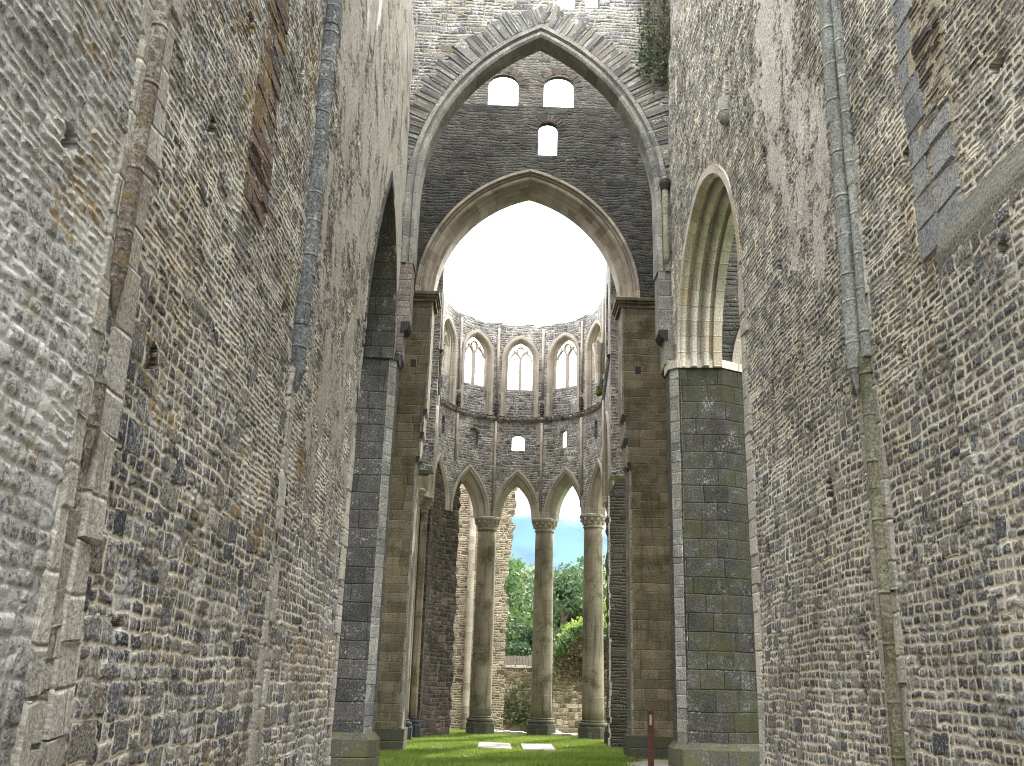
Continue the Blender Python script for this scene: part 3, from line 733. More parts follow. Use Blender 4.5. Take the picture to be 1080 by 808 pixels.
# west wall, upper rubble with the arch head and the small windows
A1 = 2.31; ZS1 = 10.45; H1 = 14.17 - ZS1
archW = [(CXN - A1 - .12, 9.0)] + off_arch(CXN, A1, ZS1, H1, .12, 20) + [(CXN + A1 + .12, 9.0)]
up = [(-4.0, 9.0)] + archW + [(3.84, 9.0), (3.84, 20.3), (-4.0, 20.3)]
wins = [[(.82, 14.86), (1.2, 14.86), (1.2, 15.7), (1.1, 15.95), (.92, 15.95), (.82, 15.7)], [(1.4, 14.9), (1.7, 14.9), (1.7, 15.7), (1.62, 15.92), (1.48, 15.92), (1.4, 15.7)]]
mb = MB(); slab(mb, up, wins, mapW, 0, YW2 - YW)
build_part(mb, 'west_wall', M['rub_tower'], tw)
for sg in (-1, 1):
    e = lambda x: CXN + sg * x
    lo = [(e(2.50), -.2), (e(2.50), 7.1), (e(2.40), 7.15), (e(2.40), 7.75), (e(2.31), 7.82), (e(2.31), 8.998), (e(3.34 if sg > 0 else 4.4), 8.998), (e(3.34 if sg > 0 else 4.4), -.2)]
    if sg < 0: lo = lo[::-1]
    mb = MB(); slab(mb, lo, [], mapW, -.004, YW2 - YW + .004, uo=60.)
    build_part(mb, 'jamb', M['ash_gran'] if sg > 0 else M['jamb_pink'], tw)
    mb = MB()
    for (xx, zz) in ((2.50, 7.12), (2.40, 7.78)):
        q = [(-.11, .04), (-.11, -.02), (-.07, -.10), (.0, -.15), (.06, -.16), (.06, .04)]
        pts_ = [(e(xx + a_), zz + b_) for a_, b_ in q]
        slab(mb, pts_ if sg > 0 else pts_[::-1], [], mapW, -.03, .4); build_part(mb, 'corbel', M['black'], tw); mb = MB()
# archivolt: plain chamfered ring, proud, with a shadowed hollow outside
mb = MB(); pth = arc_pts(CXN, A1, ZS1, H1, 24, off=.3)
pth = [(pth[0][0], 9.0, -1., 0.)] + pth + [(pth[-1][0], 9.0, 1., 0.)]
sweep(mb, pth, [(.22, .05), (.22, -.05), (.14, -.05), (.12, .025), (.10, .025), (.08, -.02), (.02, -.02), (-.02, .02), (-.02, .47), (.1, .47)], mapW)
build_part(mb, 'archivolt', M['ash_gran'], tw)
# relieving ring of thin rubble voussoirs
mb = MB(); r1 = (A1 * A1 + H1 * H1) / (2 * A1)
for sg in (-1, 1):
    c0 = CXN - sg * (-A1 + r1) * 1.0
    c0 = CXN + sg * A1 - sg * r1
    a = 0.02; amax = math.atan2(H1, r1 - A1)
    while a < amax + .05:
        th_ = random.uniform(.05, .13); da = th_ / (r1 + .6)
        L = random.uniform(.34, .60); rin = r1 + .24
        er = V3((sg * math.cos(a), 0, math.sin(a))); et = V3((-sg * math.sin(a), 0, math.cos(a)))
        o = V3((c0, YW + .04, ZS1)) + er * rin
        Uv, Wv = (er, et) if sg > 0 else (et, er)
        ww, hh = (L, th_ - .012) if sg > 0 else (th_ - .012, L)
        mb.block(o, Uv, Wv, (0, -1, 0), ww, hh, .045 + random.uniform(0, .03), .01, .012)
        a += da
build_part(mb, 'voussoir_ring', M['vouss'], tw)
# piers beside the side openings (polygonal, dark, below the side arches)
for sg, mt, pts in ((1, 'ash_green', [(2.9, 16.47), (2.9, 16.08), (3.03, 15.93), (3.78, 15.86), (4.5, 16.25), (4.5, 16.47)]),
                    (-1, 'ash_dark', [(-1.93, 16.47), (-1.93, 16.08), (-2.05, 15.93), (-2.7, 15.88), (-3.45, 16.15), (-3.45, 16.47)])):
    mb = MB(); L = 0
    for k in range(len(pts) - 1):
        a, b_ = pts[k], pts[k + 1]; l = math.hypot(b_[0] - a[0], b_[1] - a[1])
        if k == 1: L += l; continue
        q = [(*a, -.2), (*b_, -.2), (*b_, 6.96), (*a, 6.96)]; u = [(L, 0), (L + l, 0), (L + l, 7.16), (L, 7.16)]
        if sg < 0: q.reverse(); u.reverse()
        mb.quad(q, u); L += l
    q = [(*p, 6.96) for p in pts]; mb.quad(q if sg > 0 else q[::-1], [(p[0], p[1]) for p in pts])
    pr = build_part(mb, 'pier', M[mt], tw)
    mb = MB(); a, b_ = pts[1], pts[2]; z = -.2
    while z < 6.9:                       # stacked chamfer stones; the light on this facet put into their paler colour
        h = min(random.uniform(.3, .5), 6.96 - z); d_ = V3((b_[0] - a[0], b_[1] - a[1], 0)); w = d_.length; d_.normalize()
        n_ = V3((-sg * .7, -.7, 0)).normalized()
        if sg > 0: mb.block(V3((*a, z)) - n_ * .02, d_, (0, 0, 1), n_, w, h - .006, .03, .008, .003)
        else: mb.block(V3((*b_, z)) - n_ * .02, -d_, (0, 0, 1), n_, w, h - .006, .03, .008, .003)
        z += h
    build_part(mb, 'chamfer', M['ash_gran'], pr)
    # dark footing
    mb = MB(); pp = [(p[0] + (-sg * .09 if k < 3 else sg * .05), p[1] - .10) for k, p in enumerate(pts)]; L = 0
    pp[0] = (pp[0][0], 16.46); pp[-1] = (pp[-1][0], 16.46)
    for k in range(len(pp) - 1):
        a, b_ = pp[k], pp[k + 1]; l = math.hypot(b_[0] - a[0], b_[1] - a[1])
        q = [(*a, -.2), (*b_, -.2), (*b_, .62), (*a, .62)]; u = [(L, 0), (L + l, 0), (L + l, .82), (L, .82)]
        if sg < 0: q.reverse(); u.reverse()
        mb.quad(q, u); L += l
    q0 = [(*p, .62) for p in pp]; q1 = [(*p, .72) for p in pts]
    for k in range(len(pp) - 1):
        q = [q0[k], q0[k + 1], q1[k + 1], q1[k]]
        if sg < 0: q.reverse()
        mb.quad(q, [(k, 0), (k + .3, 0), (k + .3, .1), (k, .1)])
    build_part(mb, 'plinth', M['base_dark'], pr)
    # impost course under the side arch
    mb = MB(); q = [(p[0] + (-sg * .03 if k < 3 else 0), p[1] - .03) for k, p in enumerate(pts)]; L = 0
    for k in range(len(q) - 1):
        a, b_ = q[k], q[k + 1]; l = math.hypot(b_[0] - a[0], b_[1] - a[1])
        f = [(*a, 6.9), (*b_, 6.9), (*b_, 7.05), (*a, 7.05)]; u = [(L, 0), (L + l, 0), (L + l, .15), (L, .15)]
        if sg < 0: f.reverse(); u.reverse()
        mb.quad(f, u); L += l
    f = [(*p, 7.05) for p in q]; mb.quad(f if sg > 0 else f[::-1], q)
    build_part(mb, 'impost', M['ash_pale'] if sg > 0 else M['ash_dark'], pr)
# small broken colonnette with a black capital on the right jamb
mb = MB(); mb.tube([(2.96, 16.44, 9.15), (2.96, 16.44, 9.25), (2.96, 16.44, 10.7)], [.035, .06, .06], 12)
cn = build_part(mb, 'colonnette', M['roll_moss'], tw, smooth=True)
mb = MB(); mb.lathe((2.96, 16.43, 10.68), [(.06, 0), (.075, .04), (.1, .10), (.11, .12), (.11, .2)], 12)
build_part(mb, 'capital', M['black'], cn)
# east wall: ashlar piers, dark rubble above with arch and windows
A2 = 2.52; ZS2 = 11.15; H2 = 14.42 - ZS2
for sg in (-1, 1):
    ee = lambda x: CXN + sg * x
    pl_ = [(ee(2.62), -.2), (ee(2.62), 6.7), (ee(2.55), 6.8), (ee(2.55), 7.3), (ee(2.50), 7.4), (ee(2.50), 7.9), (ee(2.45), 8.0), (ee(2.45), 10.95), (ee(4.05), 10.95), (ee(4.05), -.2)]
    mb = MB(); slab(mb, pl_[::-1] if sg > 0 else pl_, [], mapE, 0, YE2 - YE, uo=80. + sg * 7)
    pr = build_part(mb, 'pier', M['ash_brown'], tw)
    mb = MB(); x0, x1 = sorted((CXN + sg * 2.54, CXN + sg * 4.0)); mb.box(x0, x1, YE - .10, YE2 + .1, -.2, .48)
    build_part(mb, 'plinth', M['base_dark'], pr)
    mb = MB(); x0, x1 = sorted((CXN + sg * 2.30, CXN + sg * 4.04))
    for a, b_, pz in ((10.9, 11.0, .03), (11.0, 11.07, .07), (11.07, 11.15, .11)):
        mb.box(x0 - (pz if sg > 0 else 0) + .1 * (sg > 0), x1 + (pz if sg < 0 else 0) - .1 * (sg < 0), YE - pz, YE2 + pz, a, b_)
    build_part(mb, 'capital', M['ash_brown'], pr)
    mb = MB()                                     # bright arris on the opening side
    z = .5
    while z < 10.85:
        h = min(random.uniform(.25, .5), 10.9 - z)
        xa = CXN + sg * (2.62 if z < 6.6 else 2.55 if z < 7.2 else 2.50 if z < 7.85 else 2.45)
        mb.box(min(xa - sg * .012, xa + sg * .035), max(xa - sg * .012, xa + sg * .035), YE - .012, YE + .1, z, z + h - .008, random.uniform(0, 9)); z += h
    build_part(mb, 'corner_stones', M['ash_gran'], pr)
    for xx, zz in ((2.62, 6.75), (2.55, 7.36), (2.50, 7.96)):
        mb = MB(); q = [(-.08, .05), (-.07, -.03), (-.02, -.12), (.03, -.14), (.03, .05)]
        pts_ = [(ee(xx + a_), zz + b_) for a_, b_ in q]
        slab(mb, pts_ if sg > 0 else pts_[::-1], [], mapE, -.025, .3); build_part(mb, 'corbel', M['black'], pr)
    # putlog hole: black block in place of the shade inside a recess
    mb = MB(); xh = CXN + sg * 2.85; mb.box(xh - .07, xh + .07, YE - .004, YE + .02, 9.1, 9.3)
    build_part(mb, 'putlog_hole_shade', M['black'], pr)
rnd = lambda c, a, z0, z1: [(c - a, z0), (c + a, z0)] + [(c + a * math.cos(R(t_)), z1 - a * .75 + a * .75 * math.sin(R(t_))) for t_ in range(0, 181, 15)]
upE = [(-3.7, ZS2)] + off_arch(CXN, A2, ZS2, H2, .30, 20) + [(4.7, ZS2), (4.7, 16.83), (-3.7, 16.83)]
mb = MB(); slab(mb, upE, [rnd(.95, .26, 15.3, 16.32)], mapE, 0, .16, uo=120.)
slab(mb, upE, [rnd(.95, .36, 15.3, 16.8)], mapE, .16, YE2 - YE, uo=120.)
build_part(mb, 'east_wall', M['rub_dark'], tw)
mb = MB()
for d0, d1, ex, ez in ((.14, .28, 0, 0), (.28, YE2 - YE, .12, .6)):
    slab(mb, [(-3.7, 16.832), (4.7, 16.832), (4.7, 20.1), (-3.7, 20.1)], [rnd(-.32, .42 + ex, 16.84, 17.92 + ez), rnd(1.24, .42 + ex, 16.85, 17.92 + ez)], mapE, d0, d1, uo=140.)
build_part(mb, 'east_gable', M['rub_gable'], tw)
for c, a, zt in ((-.32, .42, 17.92), (1.24, .42, 17.92), (.95, .26, 16.32)):
    dpt = .14 if zt > 17 else 0
    mb = MB()
    for k in range(11):
        t0 = R(180 * k / 11 + 1); t1 = R(180 * (k + 1) / 11 - 1); r0, r2 = a + .02, a + .24
        am = (t0 + t1) / 2; er = V3((math.cos(am), 0, math.sin(am))); et = V3((-math.sin(am), 0, math.cos(am)))
        o = V3((c, YE + dpt + .03, zt - a * .75 - .05)) + er * r0 - et * (a * .13)
        mb.block(o, er, et, (0, -1, 0), .22, a * .26, .045, .01, .006)
    build_part(mb, 'window_head', M['brick_dark'], tw)
mb = MB(); pth = arc_pts(CXN, A2, ZS2, H2, 24, off=.3)
sweep(mb, pth, [(.40, .05), (.40, -.06), (.33, -.06), (.31, .0), (.27, .02), (.25, .08)] + roll(.2, .12, .07, 6, 20, -160)[::1] + [(.12, .18), (.06, .22), (.02, .30), (-.05, .34)] + [(-.06, .45), (-.06, .86), (.1, .88)], mapE)
build_part(mb, 'archivolt', M['ash_pink'], tw)
# side walls of the crossing with transept arches
for sg in (-1, 1):
    X0 = CXN + sg * 3.98
    mp = (lambda X0, sg: (lambda s_, z_, d: (X0 + sg * d, s_, z_)))(X0, sg)
    mb = MB(); ap = arch_poly(20.4, 1.9, -.1, 6.8, 2.3, 14)
    slab(mb, [(YW2, -.2), (YE, -.2), (YE, 19.4), (YW2, 19.4)], [ap], mp, 0, 1.1, uo=160 + 9 * sg, flip=sg < 0)
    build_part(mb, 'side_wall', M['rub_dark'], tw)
    mb = MB(); sweep(mb, jambs(20.4, 1.9, 0, arc_pts(20.4, 1.9, 6.8, 2.3, 16, off=.3)), [(.32, .05), (.32, -.05), (.1, -.05), (-.03, .05), (-.03, 1.13), (.1, 1.13)], mp)
    build_part(mb, 'side_arch', M['ash_brown'], tw)

# transept remains seen through the right-hand side arch
tr = thing('transept_wall', 'rubble wall with a pale arch glimpsed through the moulded right nave arch', 'wall', (7, 17, 0))
mapT = lambda s_, z_, d: (s_, 16.62 + d, z_)
mb = MB(); slab(mb, [(3.85, -.2), (11, -.2), (11, 13), (3.85, 13)], [arch_poly(6.05, 1.5, -.1, 7.0, 2.0)], mapT, 0, .9, uo=200.)
build_part(mb, 'wall', M['rub_black'], tr)
mb = MB(); sweep(mb, jambs(6.05, 1.5, -.1, arc_pts(6.05, 1.5, 7.0, 2.0, 16, off=.3)), [(.42, .05), (.42, -.06), (.2, -.06), (.15, 0), (.0, .05), (-.04, .1), (-.04, .93), (.1, .93)], mapT)
build_part(mb, 'arch_moulding', M['ash_apse'], tr)
for sg, X0 in ((1, 10.5), (-1, -8.5)):
    o = thing('transept_end_wall', 'far %s transept end wall of grey rubble behind the crossing' % ('right' if sg > 0 else 'left'), 'wall', (X0, 20, 0))
    mb = MB(); slab(mb, [(11, -.2), (24, -.2), (24, 12), (20, 13.5), (11, 11)], [], lambda s_, z_, d: (X0 + sg * d, s_, z_), 0, 1.0, uo=220., flip=sg < 0)
    build_part(mb, 'wall', M['rub_tower'], o)

# ================================================================== CHOIR AND APSE
AC = V3((CXN, 28.9, 0)); RC = 2.95; RI = 2.62
SE = RC * R(94.)
def mapA(s_, z_, d):
    r = RI + d
    if abs(s_) <= SE:
        a = s_ / RC
        return (AC.x + r * math.sin(a), AC.y + r * math.cos(a), z_)
    sg = 1 if s_ > 0 else -1
    a = sg * R(94.); e = abs(s_) - SE
    return (AC.x + r * math.sin(a) + sg * e * math.cos(a) * 1.0, AC.y + r * math.cos(a) - e * abs(math.sin(a)), z_)
ap = thing('choir_apse', 'tall rounded apse with slender columns, pointed arcade and twin-lancet windows open to the sky', 'apse', (CXN, 29, 0))
BAY = RC * R(37.6)
ends = SE + 4.4
bays = [-2, -1, 0, 1, 2]
ZC = 6.74
straight = [(-SE - 2.25, 1.55), (SE + 2.25, 1.55)]
# inner skin: arcade openings and window recesses; rim of the wall is slightly uneven
rim = []
n_ = 90
for k in range(n_ + 1):
    s_ = ends - 2 * ends * k / n_
    rim.append((s_, 13.58 + .035 * math.sin(s_ * 5) + random.uniform(-.03, .03) + .12 * max(0, abs(s_) - 3.5)))
bot = [(-ends, ZC)]
op = []
for c, a, h in [(-SE - 2.2, 1.5, 2.0)] + [(b_ * BAY, .56, 1.22) for b_ in bays] + [(SE + 2.2, 1.5, 2.0)]:
    op.append((c, a, h)); bot += off_arch(c, a, ZC, h, .2, 10)
bot += [(ends, ZC)]
outer = bot + rim
BW = BAY * .93
win_in = []; win_out = []; win_far = []; small_in = []; small_out = []; small_far = []
for b_ in bays:
    c = b_ * BW
    win_in.append(arch_poly(c, .62, 10.22, 12.3, .78, 8)); win_out.append(arch_poly(c, .46, 11.2, 12.35, .64, 8)); win_far.append(arch_poly(c, .66, 11.0, 12.5, .85, 8))
for c, a, z0, z1, thru in ((0, .24, 9.06, 9.62, 1), (BW - .03, .15, 9.1, 9.72, 1), (-BW, .2, 9.0, 9.7, 0), (2 * BW, .13, 9.1, 9.75, 0), (-2 * BW, .13, 9.1, 9.75, 0)):
    p = rnd(c, a, z0, z1); small_in.append(p)
    if thru: small_out.append(p); small_far.append(rnd(c - (.3 if c > .5 else 0), a + (.3 if c > .5 else .12), z0 - .05, z1 + .35))
sidewin = [arch_poly(sg * (SE + 2.2), .7, 10.22, 12.2, .9, 8) for sg in (-1, 1)]
mb = MB(); slab(mb, outer, win_in + small_in + sidewin, mapA, 0, .13, grid=.3, uo=300., flip=False)
build_part(mb, 'inner_wall', M['rub_apse'], ap)
mb = MB()
for d0, d1, wo in ((.13, .27, win_out + small_out), (.27, .68, win_far + small_far)):
    slab(mb, outer, wo + [arch_poly(sg * (SE + 2.2), .5, 11.2, 12.2, .7, 8) for sg in (-1, 1)], mapA, d0, d1, grid=.3, uo=340.)
build_part(mb, 'outer_wall', M['rub_apse'], ap)
# arcade mouldings
mb = MB()
for c, a, h in op:
    sweep(mb, arc_pts(c, a, ZC, h, 12, off=.2), [(.36, .05), (.36, -.05), (.30, -.06), (.26, -.03), (.21, -.015), (.16, .08)] + [(.10, .10), (.02, .14), (-.03, .2), (-.03, .48), (.1, .58), (.2, .70), (.34, .70)], mapA)
build_part(mb, 'arcade_moulding', M['ash_apse'], ap)
# window surrounds, blind panels and tracery
for b_ in bays:
    c = b_ * BW
    mb = MB(); pth = jambs(c, .62, 10.22, arc_pts(c, .62, 12.3, .78, 10, off=.2))
    sweep(mb, pth, [(.12, .04), (.12, -.025), (.02, -.025), (-.02, .0), (-.04, .06), (-.08, .10), (-.08, .14)], mapA)
    pth = jambs(c, .44, 11.2, arc_pts(c, .46, 12.35, .64, 10, off=.2))
    sweep(mb, pth, [(.10, .125), (.0, .12), (-.015, .2), (.0, .28), (.1, .29)], mapA)
    ws = build_part(mb, 'window_surround', M['ash_apse'], ap)
    if abs(b_) < 2 or True:
        mb = MB()
        def bar(pts, w=.035):
            for (a0, z0), (a1, z1) in zip(pts[:-1], pts[1:]):
                dx, dz = a1 - a0, z1 - z0; l = math.hypot(dx, dz); nx, nz = -dz / l * w, dx / l * w
                q = [(a0 + nx, z0 + nz), (a0 - nx, z0 - nz), (a1 - nx, z1 - nz), (a1 + nx, z1 + nz)]
                F = [mapA(x, z, .16) for x, z in q]; Bk = [mapA(x, z, .26) for x, z in q]
                uvq = [(0, z0), (.1, z0), (.1, z1), (0, z1)]
                mb.quad(F, uvq); mb.quad(Bk[::-1], uvq)
                for i in range(4):
                    j = (i + 1) % 4; mb.quad([F[j], F[i], Bk[i], Bk[j]], uvq)
        bar([(c, 11.2), (c, 12.38)], .05)
        for sg in (-1, 1):
            bar([(c, 12.34), (c + sg * .05, 12.48), (c + sg * .15, 12.60), (c + sg * .27, 12.68)], .03)
            bar([(c + sg * .22, 12.62), (c + sg * .34, 12.48), (c + sg * .42, 12.3)], .025)
            bar([(c + sg * .1, 12.55), (c + sg * .13, 12.7), (c + sg * .07, 12.8), (c, 12.82)], .022)
        bar([(c - .44, 11.22), (c + .44, 11.22)], .03)
        build_part(mb, 'tracery', M['ash_apse'], ws)
# string course (ledge) between storeys
mb = MB(); N_ = 70
pth = [(-ends + .3 + (2 * ends - .6) * k / N_, 10.12 + random.uniform(-.012, .012), 0., 1.) for k in range(N_ + 1)]
sweep(mb, pth, [(-.08, .02), (-.07, -.03), (-.02, -.08), (.0, -.09), (.03, -.09), (.06, -.02), (.06, .06)], mapA)
build_part(mb, 'string_course', M['rub_apse'], ap)
# vault shafts, their quoins, corbel blocks
for k in (-2.5, -1.5, -.5, .5, 1.5, 2.5):
    c = k * BW
    if abs(k) > 2: c = math.copysign(SE + .25, k)
    mb = MB()
    for z0, z1 in ((7.0, 10.0), (10.9, 13.4)):
        if k == -1.5 and z0 < 8: z0 = 8.45
        mb.tube([mapA(c, z0, -.03), mapA(c, (z0 + z1) / 2, -.03), mapA(c, z1, -.03)], .045, 10)
    vs_ = build_part(mb, 'vault_shaft', M['ash_apse'], ap, smooth=True)
    mb = MB(); z = 8.6
    while z < 9.9:
        h = random.uniform(.14, .2)
        for sg in (-1, 1):
            if random.random() < .75:
                w = random.uniform(.08, .16); s0 = c + sg * .07; s1 = c + sg * (.07 + w); a, b2 = sorted((s0, s1))
                F = [mapA(a, z, -.012), mapA(b2, z, -.012), mapA(b2, z + h * .8, -.012), mapA(a, z + h * .8, -.012)]
                B2 = [mapA(a, z, .05), mapA(b2, z, .05), mapA(b2, z + h * .8, .05), mapA(a, z + h * .8, .05)]
                mb.quad(F, [(a, z), (b2, z), (b2, z + h), (a, z + h)])
                for i in range(4):
                    j = (i + 1) % 4; mb.quad([F[j], F[i], B2[i], B2[j]], [(0, 0), (.1, 0), (.1, .1), (0, .1)])
                build_part(mb, 'quoin', M['ash_apse'], vs_); mb = MB()
        z += h
    mb = MB(); p = V3(mapA(c, 10.3, -.06)); mb.lathe(p, [(.03, -.06), (.06, .0), (.075, .10), (.07, .25), (.05, .4)], 8)
    build_part(mb, 'corbel', M['rub_black'], vs_)
# columns
def capital_mesh(c, r, z, n=8):
    mb = MB()
    mb.lathe((c[0], c[1], z), [(r, -.40), (r + .035, -.385), (r + .04, -.36), (r, -.34), (r + .02, -.25), (r + .08, -.12), (r + .12, -.08)], 16)
    mb.lathe((c[0], c[1], z), [(r + .11, -.085), (r + .16, -.07), (r + .17, -.03), (r + .17, .0), (r + .12, .03)], 8, R(22.5))
    for row, (zz, ro, sz) in enumerate(((-.25, r + .035, .07), (-.15, r + .09, .075))):
        for j in range(12):
            a = 2 * math.pi * (j + .5 * row) / 12
            p = V3((c[0] + ro * math.cos(a), c[1] + ro * math.sin(a), z + zz))
            e = V3((math.cos(a), math.sin(a), 0)); tt = V3((-e.y, e.x, 0))
            mb.block(p - tt * sz / 2 - V3((0, 0, sz / 2)) - e * .03, tt, V3((0, 0, 1)), e, sz, sz * 1.3, .065, .022, .01)
    return mb
def base_mesh(c, r):
    mb = MB(); mb.lathe((c[0], c[1], 0), [(r + .14, -.3), (r + .14, .34), (r + .10, .40)], 8, R(22.5))
    mb.lathe((c[0], c[1], 0), [(r + .09, .39), (r + .11, .43), (r + .09, .48), (r + .03, .50), (r + .04, .53), (r, .56)], 20)
    return mb
def column(c, r0, r1, ztop, base_mat='base_dark', nm='column'):
    mb = MB(); hN = 14
    mb.tube([(c[0], c[1], .5 + (ztop - .85) * k / hN) for k in range(hN + 1)], [r0 + (r1 - r0) * k / hN for k in range(hN + 1)], 22, True, wob=.004, uoff=random.uniform(0, 20))
    sh = build_part(mb, nm, M['ash_col'], ap, smooth=True)
    build_part(capital_mesh(c, r1, ztop), 'capital', M['ash_apse'], sh)
    build_part(base_mesh(c, r0), 'base', M[base_mat], sh)
    return sh
for k in (-.5, .5, 1.5):
    p = mapA(k * BAY, 0, RC - RI); column(p, .335, .30, ZC)
# respond shafts of the straight choir bays
for x, y, r0, bm in ((-2.46, 27.1, .15, 'base_blue'), (-2.30, 28.55, .105, 'base_blue'), (3.26, 27.9, .12, 'base_dark'), (3.5, 28.7, .16, 'base_dark')):
    column((x, y), r0, r0 * .95, 6.74, bm, 'respond_column')
mb = MB()
for x, y, r0, z0, z1 in ((-2.34, 25.2, .09, 0, 9.3), (-2.30, 25.6, .07, 0, 9.9), (-2.26, 27.1, .07, 6.8, 13.2), (-2.2, 27.5, .06, 6.8, 11.), (3.2, 27.6, .07, 6.8, 13.2), (3.18, 28.1, .06, 6.8, 12.8), (3.2, 28.4, .05, 6.8, 12.0)):
    mb = MB(); mb.tube([(x, y, z0 + (z1 - z0) * k / 6) for k in range(7)], r0, 10, wob=.01, uoff=random.uniform(0, 9))
    build_part(mb, 'wall_shaft', M['ash_apse'], ap, smooth=True)
# flared corbel capital high on the right
mb = MB(); mb.lathe((2.92, 28.6, 10.5), [(.05, 0), (.09, .1), (.12, .6), (.15, 1.05), (.2, 1.3), (.21, 1.4)], 10)
build_part(mb, 'corbel', M['ash_pale'], ap)
mb = MB(); mb.lathe((-2.05, 28.2, 10.6), [(.04, 0), (.06, .1), (.07, .5), (.1, .7), (.11, .8)], 8)
build_part(mb, 'corbel', M['black'], ap)
# low sills between the columns
for b_ in (0, 1):
    mb = MB()
    for k in range(6):
        s0 = b_ * BAY - .62 + 1.24 * k / 6; s1 = s0 + 1.24 / 6 - .008; h = .1 + random.uniform(-.02, .03)
        q = [(s0, -.2), (s1, -.2), (s1, h), (s0, h)]
        F = [mapA(x, z, .15) for x, z in q]; B2 = [mapA(x, z, .55) for x, z in q]
        mb.quad(F, q); mb.quad(B2[::-1], q)
        for i in range(4):
            j = (i + 1) % 4; mb.quad([F[j], F[i], B2[i], B2[j]], q)
    build_part(mb, 'sill', M['ash_pale_old'], ap)

# blocking walls
bl = thing('blocking_wall', 'dark brown rubble wall filling the arcade bay left of the columns', 'wall', (-1.9, 30.4, 0))
def jag(n, f): return [f(k / n) for k in range(n + 1)]
smax = -RC * R(44.5); smin = -RC * R(96)
edge = [(smax + random.uniform(-.05, .05), 8.0 * k / 40 - .2) for k in range(41)]
edge = [(smax + random.choice((-.06, -.02, .03, .06)), z_) for s_, z_ in edge]
outl = [(smin, -.2)] + edge + [(smax - .1, 8.02), (smax - .3, 8.05), (-1.5 * BAY, 8.1), (-1.75 * BAY, 8.1), (-2 * BAY, 8.1), (smin, 7.9)]
mb = MB(); slab(mb, outl, [], mapA, .02, .82, grid=.3, uo=400.)
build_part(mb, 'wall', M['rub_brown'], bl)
br = thing('blocking_wall', 'almost black rubble wall with sloping top between right crossing pier and columns', 'wall', (3.6, 26.3, 0))
edge = [(2.99 + random.choice((-.03, 0, .03)), z_) for z_ in np.arange(-.2, 6.6, .16)]
outl = edge[::-1] + [(4.9, -.2), (4.9, 8.6), (3.95, 8.5), (3.7, 8.0), (3.35, 7.3), (3.1, 6.9)]
mb = MB(); slab(mb, outl, [], lambda s_, z_, d: (s_, 26.3 + d, z_), 0, .8, uo=430.)
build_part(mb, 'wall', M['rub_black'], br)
mb = MB(); z = -.1
while z < 6.5:
    h = random.uniform(.1, .22); mb.block((2.965 + random.uniform(-.025, .02), 26.31, z), (1, 0, 0), (0, 0, 1), (0, -1, 0), random.uniform(.03, .06), h - .008, .02, .006, .008); z += h
build_part(mb, 'pale_edge', M['ash_pale_old'], br)

# ruined ambulatory wall behind the left columns
ru = thing('ruined_wall', 'warm brown ambulatory wall with a ragged broken right edge, seen behind the left columns', 'wall', (-1.2, 36, 0))
redge = []
for z_ in np.arange(-.6, 8.9, .14):
    base = .30 if z_ < 4.5 else (.30 - .10 * (z_ - 4.5) / 1.0 if z_ < 5.2 else .24 + (z_ - 5.2) * .09)
    if 6.6 < z_ < 7.3: base += .05
    redge.append((base + random.choice((-.10, -.04, 0, .05, .08)) * (1 if z_ > 3.8 else .3), float(z_)))
outl = [(-5.5, -.6)] + redge + [(.3, 9.0), (-.1, 9.2), (-.3, 9.9), (-.8, 10.2), (-1.2, 9.9), (-2.0, 10.4), (-5.5, 10.0)]
mb = MB(); slab(mb, outl, [], lambda s_, z_, d: (s_, 36 + d, z_), 0, 1.0, uo=460.)
build_part(mb, 'wall', M['rub_warm'], ru)
mb = MB(); mb.tube([(-1.05, 35.95, -.4 + k * 1.0) for k in range(9)], [.13] * 8 + [.12], 12, wob=.02); 
sh = build_part(mb, 'shaft', M['ash_pink'], ru, smooth=True)
mb = MB(); mb.tube([(-.72, 35.95, -.4 + k * .7) for k in range(5)], .08, 10, wob=.02); build_part(mb, 'shaft', M['ash_pink'], ru, smooth=True)
mb = MB(); mb.lathe((-1.05, 35.93, 7.5), [(.13, 0), (.14, .2), (.2, .8), (.26, 1.1), (.2, 1.2)], 10)
build_part(mb, 'capital', M['ash_pink'], sh)
# ruined return wall on the far left, lit
ru2 = thing('ruined_wall', 'warm rubble side wall of the left choir aisle, behind the dark fill', 'wall', (-5.2, 30, 0))
mb = MB(); slab(mb, [(24, -.2), (36, -.2), (36, 10.2), (33, 10.6), (30, 10), (27, 10.8), (24, 10.4)], [], lambda s_, z_, d: (-5.0 - d, s_, z_), 0, .9, uo=480., flip=True)
build_part(mb, 'wall', M['rub_warm'], ru2)

# ================================================================== GARDEN BEYOND
gw = thing('garden_wall', 'low mossy garden wall with pale coping between the left and middle columns', 'wall', (-.5, 40, 0))
mb = MB(); mb.box(-6, 2.25, 40, 40.6, -1, 2.16); build_part(mb, 'wall', M['rub_garden'], gw)
mb = MB(); x = -6
while x < 2.2:
    w = random.uniform(.4, .8); mb.box(x, min(x + w - .015, 2.26), 39.95, 40.66, 2.162, 2.26 + random.uniform(-.015, .02)); x += w
build_part(mb, 'coping', M['slab_white'], gw)
gm = thing('garden_wall', 'taller brown rubble garden wall, its broken top overgrown, between the middle and right columns', 'wall', (4, 39.6, 0))
tp = [(11, 2.6), (9, 3.0), (7.5, 3.1), (6, 3.2), (5, 3.35), (4.2, 3.55), (3.5, 3.6), (2.9, 3.45), (2.5, 3.15), (2.3, 2.7), (2.26, 2.3)]
mb = MB(); slab(mb, [(2.26, -1), (11, -1)] + tp, [], lambda s_, z_, d: (s_, 39.8 + d, z_), 0, .9, uo=500.)
build_part(mb, 'wall', M['rub_garden'], gm)
